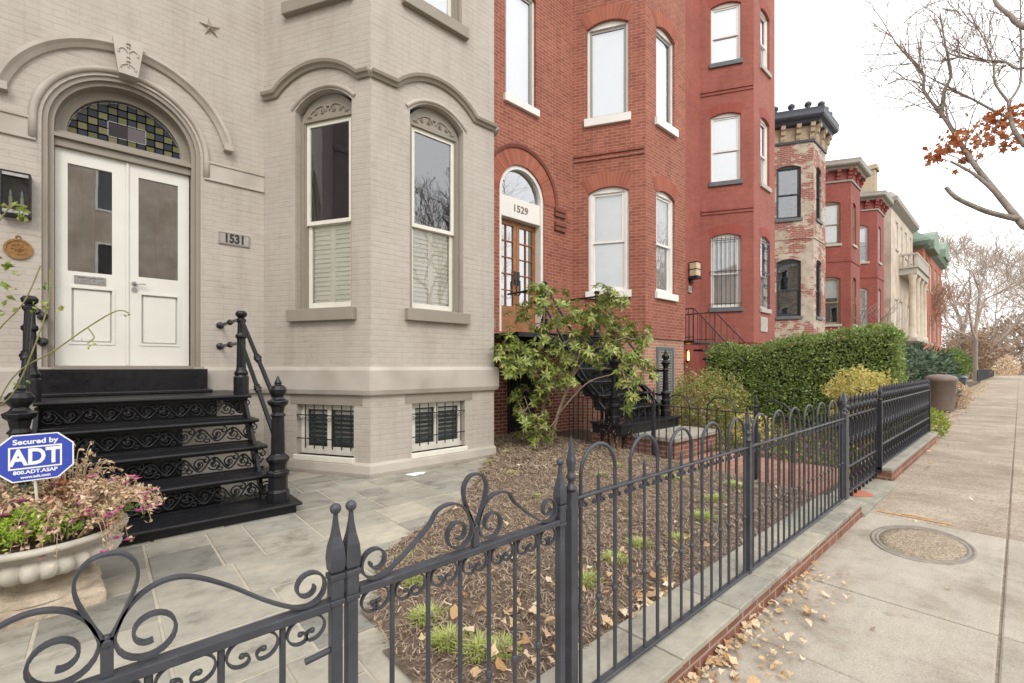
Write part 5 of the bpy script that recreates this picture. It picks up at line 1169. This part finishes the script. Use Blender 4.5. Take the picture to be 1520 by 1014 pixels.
mb.build('dark_core_stems', M('hedge_dark_core', (.03, .045, .015), .95, .5, 18, 1, 30, .03), HG)  # near-black green core paints in the shade between leaves; short stems included

def round_bush(name, label, cat, c, r, n, LL, LW, mat, stem=BARK, zc=None, group=None, lump=.18, up=.3, core=True):
    T = thing(name, label, cat, (c[0], c[1], 0), group); zc = zc if zc is not None else r[2] * .95
    C0 = Vector((c[0], c[1], zc))
    def fn():
        v = rdir(-.75); k = 1 + lump * noise.noise(v * 2.2 + C0) + lump * .6 * noise.noise(v * 5 + C0) - rf.random() ** 2 * .28
        p = C0 + Vector((v.x * r[0] * k, v.y * r[1] * k, v.z * r[2] * k)); p.z = max(.03, p.z); return p, v
    ml = MB(); leafcloud(ml, n, fn, LL, LW, up); ml.build('foliage', mat, T)
    mb = MB()
    for k in range(14):
        v = rdir(.1); mb.tube([(c[0] + v.x * .05, c[1] + v.y * .05, 0), tuple(C0 + Vector((v.x * r[0] * .4, v.y * r[1] * .4, v.z * r[2] * .1))), tuple(C0 + Vector((v.x * r[0] * .85, v.y * r[1] * .85, v.z * r[2] * .85)))], [.014, .009, .003], 4)
    mb.build('stem', stem, T); return T
SPI = MI('spirea_leaf', [(.2, .27, .06), (.32, .37, .1), (.15, .22, .045), (.46, .29, .15), (.42, .42, .15)], .6, .25, trans=.2)
YEL = MI('yellow_leaf', [(.6, .53, .13), (.7, .63, .24), (.5, .48, .12), (.66, .48, .22), (.46, .48, .14)], .6, .2, trans=.25)
round_bush('round_bush', 'round spirea bush with reddish tips beside the tall stoop', 'bush', (9.15, 4.3), (.74, .68, .64), 7500, .05, .015, SPI, zc=.72, lump=.38)
round_bush('yellow_bush', 'yellow-leaved bush in front of the tall hedge', 'bush', (10.55, 2.0), (.66, .46, .42), 4200, .05, .018, YEL, zc=.98, lump=.5)
round_bush('perennial_clump', 'yellow-green perennial clump at the near end of the garden behind the hooped fence', 'plant', (8.35, 3.1), (.32, .3, .3), 700, .06, .014, YEL, zc=.4)
round_bush('perennial_clump', 'lime green fern-like plant at the far foot of the ornate fence', 'plant', (13.0, 1.32), (.42, .32, .3), 800, .09, .018, MI('lime_leaf', [(.28, .36, .05), (.38, .44, .08), (.2, .28, .05)], .5, .3, trans=.25), zc=.3)
JUN = MI('juniper_needle', [(.04, .075, .04), (.075, .12, .07), (.15, .2, .13), (.03, .055, .03)], .6, .25, trans=.1)
round_bush('juniper', 'low blue-green spreading juniper beyond the tall hedge', 'shrub', (25, 3.2), (4.6, 1.5, 1.15), 6000, .3, .035, JUN, zc=1.05, up=.1, lump=.3)
round_bush('evergreen_bush', 'dark green evergreen bush behind the spreading juniper', 'shrub', (28.5, 5.2), (3.2, 1.4, 1.5), 4500, .2, .035, GREENL, zc=1.6, lump=.3)
round_bush('dry_shrub', 'small tan dried shrub beside the brown bin', 'shrub', (22.6, 1.55), (.55, .42, .5), 1500, .07, .015, DRYLEAF, zc=.45)
round_bush('golden_bush', 'golden-leaved bush at the end of the far black fence', 'shrub', (92, 3.9), (4.0, 1.2, 1.2), 2400, .25, .08, YEL, zc=1.3, lump=.35)
round_bush('evergreen_bush', 'dark evergreen beside the red brick end house', 'shrub', (46, 6.5), (3.0, 1.6, 2.0), 3000, .25, .05, GREENL, zc=2.2, lump=.35)
round_bush('dry_shrub', 'wide rounded beige shrub at the far end of the pavement', 'shrub', (112, 2.4), (6, 2.4, 2.2), 4500, .2, .05, DRYLEAF, zc=1.4, lump=.2)
round_bush('barberry_bush', 'small bare pinkish barberry twigs in the mulch bed', 'shrub', (6.15, 4.35), (.3, .3, .3), 260, .035, .006, MI('pink_dry_leaf', [(.4, .22, .16), (.5, .3, .24), (.32, .16, .11)], .8, .1), TWIG, zc=.42)
# loose ground cover in the neighbour's bed
gc = MB()
for _ in range(9000):
    x, y = rf.uniform(6.4, 12), rf.uniform(1.5, 4.6)
    if x < 7.65 + .2 * math.sin(y * 5): continue
    q = noise.noise((x * 1.6, y * 1.6, 4)); 
    if q < -.35: continue
    gc.leaf(Vector((x, y, .06 + (.06 + max(0, q) * .4) * rf.random())), rdir(.1), rdir(), .07, .018, .3, .01)
stuff(gc.build('ground_cover', MI('mixed_ground_leaf', [(.08, .14, .03), (.16, .22, .05), (.4, .36, .08), (.3, .2, .1), (.1, .17, .04), (.45, .12, .22)], .6, .25, trans=.2)), 'mixed green and yellow ground cover plants in the bed behind the ornate fence', 'ground cover')
# grass tufts
def tuft(loc, s_):
    T = thing('grass_tuft', 'small pale green grass tuft growing in the brown mulch bed', 'grass tuft', loc, 'grass tufts in the mulch bed'); mb = MB(); p0 = Vector(loc)
    for k in range(420):
        a = rf.uniform(0, 2 * PI); q = rf.random() * .085; p = p0 + Vector((q * math.cos(a), q * math.sin(a), 0)); e_ = rf.uniform(0, 1.5); d = Vector((math.cos(a) * e_, math.sin(a) * e_, 1)).normalized(); L = rf.uniform(.03, .07)
        m = p + d * L * .6; e = p + d * L + Vector((math.cos(a), math.sin(a), -.6)) * L * .25; w = Vector((-math.sin(a), math.cos(a), 0)) * .003
        mb.add([p - w, p + w, m + w, m - w, e], [(0, 1, 2, 3), (3, 2, 4)])
    mb.build('blade', MI('tuft_green', [(.42, .5, .13), (.55, .6, .2), (.33, .42, .1), (.64, .62, .32)], .6, .25, trans=.25), T); return T
g0 = tuft((1.42, 2.48, bed_z(1.42, 2.48) - .01), 1)
for x, y, s_ in ((1.28, 2.1, 1), (1.25, 1.86, 1), (1.31, 1.7, 1.1), (1.38, 1.62, .9), (2.21, 1.8, 1.1), (2.62, 1.85, 1.05), (3.74, 4.2, .9), (4.06, 5.0, .9), (2.98, 1.9, 1), (1.6, 2.9, .8), (4.55, 2.05, 1.2), (3.9, 1.85, 1.1), (4.6, 5.3, .9), (4.5, 3.4, .8), (3.3, 1.75, .9), (5.0, 2.7, 1.3), (5.2, 2.1, 1.2), (3.3, 3.3, .7), (5.1, 3.6, 1)):
    dup_tree(g0, (x, y, bed_z(x, y) - .01), rf.uniform(0, 6), s_)
# fallen leaves
LSH = [[1, .72, .6, .78, .9, .62, .55, .62, .66, .62, .55, .62, .9, .78, .6, .72], [1, .9, .8, .72, .68, .68, .72, .8, .95, .8, .72, .68, .68, .72, .8, .9], [1.05, .7, .5, .7, 1, .7, .48, .5, .6, .5, .48, .7, 1, .7, .5, .7]]
def fallen(mb, x, y, z, s_, lobes=5):
    a0 = rf.uniform(0, 2 * PI); tl = Vector((rf.uniform(-.6, .6), rf.uniform(-.6, .6), 1)).normalized(); u = tl.orthogonal().normalized(); w = tl.cross(u); V = []; n = 16; cur = rf.uniform(-.5, 1.6); ew = rf.uniform(.55, 1); sh = rf.choice(LSH)
    for k in range(n):
        r = s_ * sh[k] * rf.uniform(.85, 1.1); a = 2 * PI * k / n; px_, py_ = r * math.cos(a), r * math.sin(a) * ew; V.append(Vector((x, y, z)) + (u * (px_ * math.cos(a0) - py_ * math.sin(a0)) + w * (px_ * math.sin(a0) + py_ * math.cos(a0))) + tl * (abs(py_) * cur * .8 + r * rf.uniform(-.08, .25)))
    lo = min(v.z for v in V); dz = max(0, z - lo); V = [v + Vector((0, 0, dz)) for v in V]; c = sum(V, Vector()) / n - tl * s_ * .08
    mb.add(V + [c], [(k, (k + 1) % n, n) for k in range(n)])
LEAFF = MI('fallen_leaf', [(.52, .36, .19), (.64, .5, .32), (.44, .25, .11), (.72, .62, .47), (.38, .2, .1), (.6, .44, .26), (.7, .58, .42), (.66, .52, .4)], .75, .2, trans=.1)
mb = MB()
for _ in range(300):
    x = 1.9 + rf.random() ** 1.7 * 2.1; y = 1.035 - rf.random() ** 2.6 * .3; fallen(mb, x, y, .006 + rf.random() * .03, rf.uniform(.014, .034))
for _ in range(22): fallen(mb, rf.uniform(2, 8), rf.uniform(.3, 1.05), .006, rf.uniform(.012, .026))
for _ in range(900): x = rf.uniform(8, 60); fallen(mb, x, 1.15 + (x - 8) * .015 + rf.random() ** 2 * -.35 + rf.uniform(0, .3), .012, rf.uniform(.02, .045))
stuff(mb.build('fallen_leaves', LEAFF), 'dry tan and orange leaves drifted along the brick kerb and pavement edge', 'fallen leaves')
mb = MB()
for _ in range(95):
    x, y = rf.uniform(1.0, 5.6), 1.4 + rf.random() ** 1.6 * 3.6
    if inside((x, y), BED): fallen(mb, x, y, bed_z(x, y) + .025, rf.uniform(.016, .045))
for _ in range(85): 
    x, y = rf.uniform(1.1, 2.6), 1.4 + rf.random() ** 2 * .7; fallen(mb, x, y, bed_z(x, y) + .025, rf.uniform(.025, .05))
stuff(mb.build('fallen_leaves', LEAFF), 'pale dry leaves scattered over the mulch bed behind the hooped fence', 'fallen leaves')

# ------------------------------------------------------------------ bins, far fence, car
BN = thing('trash_bin', 'brown round trash bin standing at the end of the ornate fence', 'bin', (20.6, 1.75, 0))
BROWN = M('brown_bin_plastic', (.2, .155, .135), .6, .12, 5, .15)
mb = MB(); mb.lathe([(.3, .02), (.34, .1), (.37, 1.0), (.4, 1.01), (.4, 1.05)], (20.6, 1.75, 0), 20, mod=lambda a, z: 1 + .015 * math.sin(a * 20)); mb.build('body', BROWN, BN)
mb = MB(); mb.lathe([(.41, 1.04), (.42, 1.1), (.36, 1.18), (.2, 1.23), (.02, 1.24)], (20.6, 1.75, 0), 20); mb.tube([(20.45, 1.6, 1.2), (20.45, 1.6, 1.28), (20.7, 1.8, 1.28), (20.7, 1.8, 1.2)], .02, 5); mb.build('lid', BROWN, BN)
B2 = thing('trash_bin', 'blue-grey wheeled bin half hidden by the spreading juniper', 'bin', (27.3, 1.85, 0))
mb = MB(); mb.hexa([(27.0, 1.6, .08), (27.6, 1.6, .08), (27.6, 2.15, .08), (27.0, 2.15, .08), (26.95, 1.5, 1.0), (27.65, 1.5, 1.0), (27.65, 2.2, 1.0), (26.95, 2.2, 1.0)]); mb.build('body', M('bluegrey_plastic', (.07, .08, .1), .5, .1), B2, .03)
mb = MB(); mb.hexa([(26.92, 1.46, 1.0), (27.68, 1.46, 1.0), (27.68, 2.25, 1.0), (26.92, 2.25, 1.0), (27.0, 1.6, 1.1), (27.6, 1.6, 1.1), (27.6, 2.2, 1.12), (27.0, 2.2, 1.12)]); mb.build('lid', M('grey_lid', (.12, .13, .15), .5, .1), B2, .03)
for x in (27.05, 27.5): mb = MB(); mb.tube([(x, 2.15, .12), (x + .07, 2.15, .12)], .12, 12); mb.build('wheel', IRON2, B2)
FF = thing('iron_fence', 'distant dark iron fence beyond the bins along the pavement', 'fence', (80, 2.6, 0))
mb = MB()
for z in (.25, .95): mb.box(60, 100, 2.6, 2.64, z, z + .05)
mb.build('rail', IRON2, FF); mb = MB(); mb.tube([(60, 2.62, .05), (60, 2.62, 1.15)], .04, 5); pk = mb.build('picket', IRON2, FF)
for k in range(1, 80): dup(pk, (k * .5, 0, 0), FF)
CR = thing('parked_car', 'small white car far away at the end of the pavement', 'car', (150, 1.2, 0))
mb = MB(); f = Fr((148, .3, 0)); cf = Fr((150.9, -1.0 + 2.9, 0), -90)
side = [(0, .3), (.25, .28), (4.3, .28), (4.5, .5), (4.45, .85), (3.5, 1.0), (2.9, 1.45), (1.2, 1.48), (.5, 1.0), (.05, .9)]
mb.plate(Fr((148, 1.9, 0)), side, [], 0, 1.7, True); mb.build('body', WHITE, CR, .06)
mb = MB(); mb.plate(Fr((148, 1.9, 0)), [(.75, 1.02), (3.3, 1.02), (2.8, 1.4), (1.3, 1.42)], [], -.02, 1.72, True); mb.plate(Fr((147.7, 2.9, 0)), [], []) if 0 else None; mb.build('window', M('car_glass', (.02, .025, .03), .1, .1, spec=.8), CR)
for x in (148.9, 151.6):
    for y in (.22, 1.78): mb = MB(); mb.tube([(x, y, .32), (x, y + .2, .32)], .32, 16); mb.build('wheel', IRON2, CR)
for y in (.45, 1.55): mb = MB(); mb.box(147.95, 148.05, y - .12, y + .12, .65, .8); mb.build('headlight', STEEL, CR)

# ------------------------------------------------------------------ bare trees
rt = random.Random(8)
def tdir(d, s_):
    return (d + Vector((rt.gauss(0, s_), rt.gauss(0, s_), rt.gauss(0, s_)))).normalized()
def grow(mb, p, d, L, r, depth, spread=.42, up=.06, kids=3, tips=None, minr=.0022):
    P = [p]; n = 4
    for i in range(n): d = tdir(d, .13); d = (d + Vector((0, 0, up))).normalized(); P.append(P[-1] + d * L / n)
    mb.tube(P, [max(minr, r * (1 - .45 * i / n)) for i in range(n + 1)], 6 if r > .05 else (4 if r > .012 else 3), False)
    if depth == 0:
        if tips is not None: tips.append(P[-1])
        return
    for k in range(kids + (rt.random() < .4)):
        i = rt.choice((2, 3, 4, 4)); grow(mb, P[i], tdir(d, spread), L * rt.uniform(.6, .85), max(minr, r * rt.uniform(.45, .62)), depth - 1, spread, up, kids, tips, minr)
T = thing('street_tree', 'bare street tree reaching over the pavement with a few clusters of rust red leaves', 'tree', (7.3, -1.6, 0))
mb = MB()
def limb(P, r0, r1, k=5, n=8): P = catmull(P, k); m = len(P); mb.tube(P, [r0 + (r1 - r0) * i / m for i in range(m)], n); return P
limb([(7.35, -1.62, -.05), (7.3, -1.6, .5), (7.32, -1.55, 1.4), (7.5, -1.3, 2.1), (7.9, -.6, 2.75), (8.28, -.03, 3.2)], .13, .039, 5, 12)
limb([(7.32, -1.55, 1.5), (7.6, -1.5, 2.8), (8.4, -.9, 3.6), (9.0, -.4, 4.1), (9.34, -.04, 4.52)], .075, .03, 5, 10)
limb([(7.45, -1.52, 2.4), (8.0, -1.4, 4.4), (8.7, -.5, 5.4), (9.04, -.04, 5.98), (9.2, .09, 6.29), (9.36, .22, 6.61), (9.57, .29, 7.01), (9.8, .5, 7.9)], .05, .01, 5, 8)
main = limb([(8.28, -.03, 3.2), (8.76, .21, 3.8), (9.21, .48, 4.48), (9.65, .75, 5.27), (9.93, 1.04, 5.98), (10.19, 1.08, 6.39), (10.41, 1.42, 7.12), (10.75, 1.65, 7.77)], .039, .006)
limb([(8.31, .02, 3.3), (8.27, .25, 3.43), (8.22, .42, 3.56), (8.22, .56, 3.7), (8.27, .65, 3.86)], .034, .022)
L2 = limb([(8.7, .18, 3.72), (8.8, .31, 3.96), (8.93, .46, 4.2), (9.01, .66, 4.43)], .028, .014)
L3 = limb([(9.75, .82, 5.4), (9.9, .8, 5.86), (10.12, .74, 6.19), (10.18, .82, 6.81), (10.4, .89, 7.4)], .03, .007)
L4 = limb([(9.34, -.04, 4.52), (9.52, .07, 4.88), (9.92, .11, 5.39)], .03, .022)
L5 = limb([(9.92, .11, 5.39), (10.07, .25, 5.8), (10.33, .28, 6.25), (10.53, .38, 6.73), (10.77, .56, 7.4)], .018, .005)
L6 = limb([(9.92, .11, 5.39), (10.19, 0, 5.72), (10.51, -.01, 6.21), (10.81, -.01, 6.88), (11, 0, 7.6)], .018, .006)
L7 = limb([(8.9, -.6, 5.5), (9.64, -.04, 5.7), (9.72, .16, 5.93), (9.71, .43, 6.08), (9.85, .72, 6.38), (10.01, .84, 6.71)], .018, .005)
L8 = limb([(9.6, .07, 5.0), (9.89, .27, 5.33), (9.92, .51, 5.63), (10.07, .79, 6.0), (10.19, 1.08, 6.39)], .022, .006)
TRK = mb.build('trunk', BARK, T)
mb = MB()
for P, n, L, r in ((main, 50, .9, .009), (L3, 18, .65, .006), (L5, 28, .8, .007), (L6, 28, .8, .007), (L7, 24, .8, .007), (L8, 24, .7, .006), (L2, 7, .45, .005)):
    for k in range(n):
        i = rt.randrange(len(P) // 4, len(P)); q = Vector(P[i]); d = Vector(P[min(i + 1, len(P) - 1)]) - Vector(P[i - 1]); grow(mb, q, tdir(d.normalized(), .6), L * rt.uniform(.6, 1.1), r, 2, .45, .05, 2, None, .0014)
mb.build('twig', TWIG, T)
ml = MB()
for c, n in (((9.06, .74, 4.62), 26), ((8.96, .84, 4.52), 22), ((9.35, .62, 4.86), 24), ((9.39, .45, 4.72), 20), ((9.28, .55, 4.47), 18), ((9.55, .45, 4.86), 10), ((9.14, .68, 4.75), 26), ((9.76, .26, 5.16), 26), ((9.76, .12, 5.14), 30), ((9.72, .03, 5.01), 26), ((9.61, .25, 4.81), 20), ((9.57, .15, 4.7), 20), ((9.6, -.01, 4.71), 26), ((9.72, .29, 4.96), 18), ((9.5, .5, 5.05), 5)):
    for k in range(int(n * 1.15)):
        p = Vector(c) + Vector((rf.gauss(0, .08), rf.gauss(0, .08), rf.gauss(0, .075))); s_ = rf.uniform(.034, .06); tl = rdir(); u = tl.orthogonal().normalized(); w = tl.cross(u)
        V = [p + (u * math.cos(a) + w * math.sin(a)) * s_ * (1 if j % 2 == 0 else .55) - tl * (s_ * .25 if j % 2 == 0 else 0) for j, a in enumerate([2 * PI * j / 10 for j in range(10)])]
        ml.add(V + [p], [(j, (j + 1) % 10, 10) for j in range(10)])
ml.build('foliage', MI('rust_tree_leaf', [(.46, .16, .07), (.58, .24, .1), (.36, .11, .05), (.64, .31, .15)], .6, .25, trans=.3), T)
FARTWIG = MI('far_haze_twig', [(.38, .31, .27), (.46, .38, .33), (.34, .28, .24), (.5, .4, .33)], .95, .1)  # twigs paled so distance haze is part of their colour
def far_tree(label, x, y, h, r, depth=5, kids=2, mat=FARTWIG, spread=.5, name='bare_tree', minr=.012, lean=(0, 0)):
    T = thing(name, label, 'tree', (x, y, 0)); mb = MB(); d = Vector((lean[0], lean[1], 1)).normalized(); p = Vector((x, y, 0)); top = p + d * h * .25
    mb.tube([p, p.lerp(top, .5) + Vector((.05, .03, 0)), top], [r, r * .85, r * .75], 8); mb.build('trunk', BARK, T)
    mb = MB()
    for k in range(4): grow(mb, top, tdir(d, .45), h * .24, r * .6, depth, spread, .07, kids, None, minr)
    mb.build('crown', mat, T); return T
far_tree('young bare forked tree beside the tall hedge in front of the cream house', 27, 4.6, 6.2, .09, 3, 2, TWIG, .4, minr=.009)
far_tree('slender bare tree with reddish bark in front of the end of the row', 54, 4.4, 10, .07, 5, 3, MI('red_twig', [(.4, .25, .18), (.36, .22, .16), (.44, .3, .22)], .95, .1), .4)
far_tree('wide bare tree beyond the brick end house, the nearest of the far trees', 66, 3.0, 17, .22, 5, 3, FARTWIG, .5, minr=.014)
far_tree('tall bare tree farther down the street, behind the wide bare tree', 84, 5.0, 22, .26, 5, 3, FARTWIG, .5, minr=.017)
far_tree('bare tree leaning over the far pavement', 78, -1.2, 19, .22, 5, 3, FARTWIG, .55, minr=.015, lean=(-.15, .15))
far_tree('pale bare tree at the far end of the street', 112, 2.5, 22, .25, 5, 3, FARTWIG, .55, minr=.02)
round_bush('russet_tree', 'rounded russet-leaved small tree beyond the beige shrub', 'tree', (82, 4.2), (5, 2.6, 2.6), 3500, .4, .12, MI('russet_leaf', [(.36, .24, .17), (.44, .3, .21), (.3, .22, .16), (.46, .36, .27)], .8, .1), zc=3.2, lump=.6)
round_bush('russet_tree', 'tall hazy brown-leaved tree closing the view down the pavement', 'tree', (125, .5), (9, 6, 5), 4500, .6, .18, MI('hazy_brown_leaf', [(.34, .25, .19), (.4, .3, .23), (.28, .22, .17)], .9, .1), zc=5, lump=.45)
round_bush('evergreen_bush', 'dull green bush under the far bare trees', 'shrub', (74, 5.4), (4, 1.6, 1.6), 2500, .3, .08, GREENL, zc=1.8, lump=.3)
mb = MB()
for k in range(40):
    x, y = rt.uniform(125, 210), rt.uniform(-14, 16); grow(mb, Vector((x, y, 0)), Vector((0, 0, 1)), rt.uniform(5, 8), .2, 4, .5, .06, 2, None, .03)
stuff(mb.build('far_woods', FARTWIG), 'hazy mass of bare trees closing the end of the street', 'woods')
NB = far_house('plum brick row house next to the grey one, mirrored in its bay window', -9.5, -1.302, -6.2, 1.7, 1.9, brickmat('plum_brick', (.27, .2, .22), (.22, .16, .18), (.36, .32, .33), .008, .4), [(2.4, 4.8), (6.4, 8.9)], 10.4, 1.0, WHITE, STONE, CORN, CORN, ['curtain', 'halfblind'])
# ------------------------------------------------------------------ houses and a tree across the street (seen in the glass)
def opposite(label, x0, x1, z1, mat, trim):
    H = thing('row_house', label, 'house', ((x0 + x1) / 2, -17.5, 0)); f = Fr((x1, -17, 0), 180); L = x1 - x0; mb = MB()
    wins = [(.7 + i * (L - 1.9) / 2, 1.8 + i * (L - 1.9) / 2, v, v + 2.2) for i in range(3) for v in (1.8, 5.6, 9.4)]
    hs = [rect(*w) for w in wins]; mb.plate(f, rect(0, L, 0, z1), hs, 0, 0); mb.holes_only(f, hs, -.25, 0); mb.build('wall', mat, H)
    mb = MB(); mb.add([(x0, -17, 0), (x0, -25, 0), (x0, -25, z1), (x0, -17, z1), (x1, -17, 0), (x1, -25, 0), (x1, -25, z1), (x1, -17, z1)], [(0, 1, 2, 3), (4, 5, 6, 7), (1, 5, 6, 2)]); mb.build('side_wall', mat, H)
    mb = MB(); mb.add([(x0, -17, z1 - .04), (x1, -17, z1 - .04), (x1, -25, z1 - .04), (x0, -25, z1 - .04)], [(0, 1, 2, 3)]); mb.build('roof', ASPH, H)
    mb = MB(); mb.hstrip([(x1, -17), (x0, -17)], [(0, z1 - .9), (.15, z1 - .8), (.2, z1 - .5), (.55, z1 - .3), (.6, z1), (0, z1 + .05)]); mb.hstrip([(x1, -17), (x0, -17)], [(0, 4.5), (.2, 4.6), (.25, 4.9), (0, 5)]); mb.build('cornice', trim, H)
    for w in wins:
        mb = MB(); mb.plate(f, rect(*w), [rect(w[0] + .1, w[1] - .1, w[2] + .1, w[3] - .1)], -.2, .04); W = mb.build('window', trim, H)
        mb = MB(); mb.plate(f, rect(w[0] + .08, w[1] - .08, w[2] + .08, w[3] - .08), [], -.15, -.15); mb.build('pane', M('dull_pane', (.04, .045, .05), .1, .1, 4, 0, spec=.6), W)
opposite('pale stone row house across the street, mirrored in the white door glass', -5.5, 6.5, 12.5, CREAMW, WHITE)
opposite('red brick row house across the street, beside the mirrored pale one', -13, -5.5, 11.5, REDBRICK3, STONE)
opposite('tan brick row house across the street, two doors from the mirrored pale one', -20.5, -13, 12, TANBRICK, STONE)
mb = MB(); mb.box(-60, 120, -17, -13, -.05, .02); struct(mb.build('pavement', CONC))
far_tree('bare street tree across the road, mirrored in the bay window', 15.2, -12.4, 14, .2, 5, 3, TWIG, .5, minr=.01)
far_tree('second bare street tree across the road, mirrored in the upper windows', 41, -12.4, 15, .22, 5, 3, TWIG, .5, minr=.01)

# ------------------------------------------------------------------ sky, sun, camera
SUN_EL, SUN_AZ = 42, -118        # azimuth of the sun in the x-y plane, degrees from +x
w = bpy.data.worlds.new('World'); sc.world = w; w.use_nodes = True; t = w.node_tree; t.nodes.clear()
N = t.nodes.new; out = N('ShaderNodeOutputWorld'); bg = N('ShaderNodeBackground'); sky = N('ShaderNodeTexSky'); sky.sky_type = 'NISHITA'; sky.sun_disc = False
sky.sun_elevation = rad(SUN_EL); sky.sun_rotation = rad(90 - SUN_AZ); sky.dust_density = 4; sky.air_density = 1.2
hs = N('ShaderNodeHueSaturation'); hs.inputs['Saturation'].default_value = .18; t.links.new(sky.outputs[0], hs.inputs['Color'])
tc = N('ShaderNodeTexCoord'); nz = N('ShaderNodeTexNoise'); nz.inputs['Scale'].default_value = 1.6; nz.inputs['Detail'].default_value = 6; t.links.new(tc.outputs['Generated'], nz.inputs['Vector'])
rp = N('ShaderNodeValToRGB'); rp.color_ramp.elements[0].position = .3; rp.color_ramp.elements[0].color = (14.6, 14.6, 14.6, 1); rp.color_ramp.elements[1].position = .7; rp.color_ramp.elements[1].color = (18, 17.9, 17.8, 1)
t.links.new(nz.outputs['Fac'], rp.inputs[0])
mx = N('ShaderNodeMix'); mx.data_type = 'RGBA'; mx.inputs[0].default_value = .85; t.links.new(hs.outputs[0], mx.inputs[6]); t.links.new(rp.outputs[0], mx.inputs[7])
t.links.new(mx.outputs[2], bg.inputs[0]); bg.inputs[1].default_value = .1; t.links.new(bg.outputs[0], out.inputs[0])
sl = bpy.data.lights.new('sun', 'SUN'); sl.energy = .9; sl.angle = rad(20); sl.color = (1, .95, .88); so = bpy.data.objects.new('sun', sl); COL.objects.link(so)
dv = Vector((math.cos(rad(SUN_AZ)) * math.cos(rad(SUN_EL)), math.sin(rad(SUN_AZ)) * math.cos(rad(SUN_EL)), math.sin(rad(SUN_EL))))
so.rotation_euler = dv.to_track_quat('Z', 'Y').to_euler()
cd = bpy.data.cameras.new('camera'); cam = bpy.data.objects.new('camera', cd); COL.objects.link(cam); sc.camera = cam
cd.sensor_width = 36; cd.sensor_fit = 'HORIZONTAL'; cd.lens = 36 * 675 / 1520; cd.shift_y = 37 / 1520; cd.clip_start = .05; cd.clip_end = 1500
cam.location = (0, 0, 1.5); cam.rotation_euler = (rad(90), 0, math.atan2(675, 754) - PI / 2 + 0)
th = math.atan(754 / 675); cam.rotation_euler = (rad(90), 0, th - PI / 2)
sc.view_settings.view_transform = 'Standard'; sc.view_settings.look = 'None'; sc.view_settings.exposure = .52; sc.view_settings.gamma = 1
sc.cycles.use_denoising = True; sc.cycles.max_bounces = 8; sc.cycles.transparent_max_bounces = 16; sc.cycles.sample_clamp_indirect = 8
for o in bpy.data.objects:
    if o.type == 'LIGHT' or o.type == 'CAMERA': continue
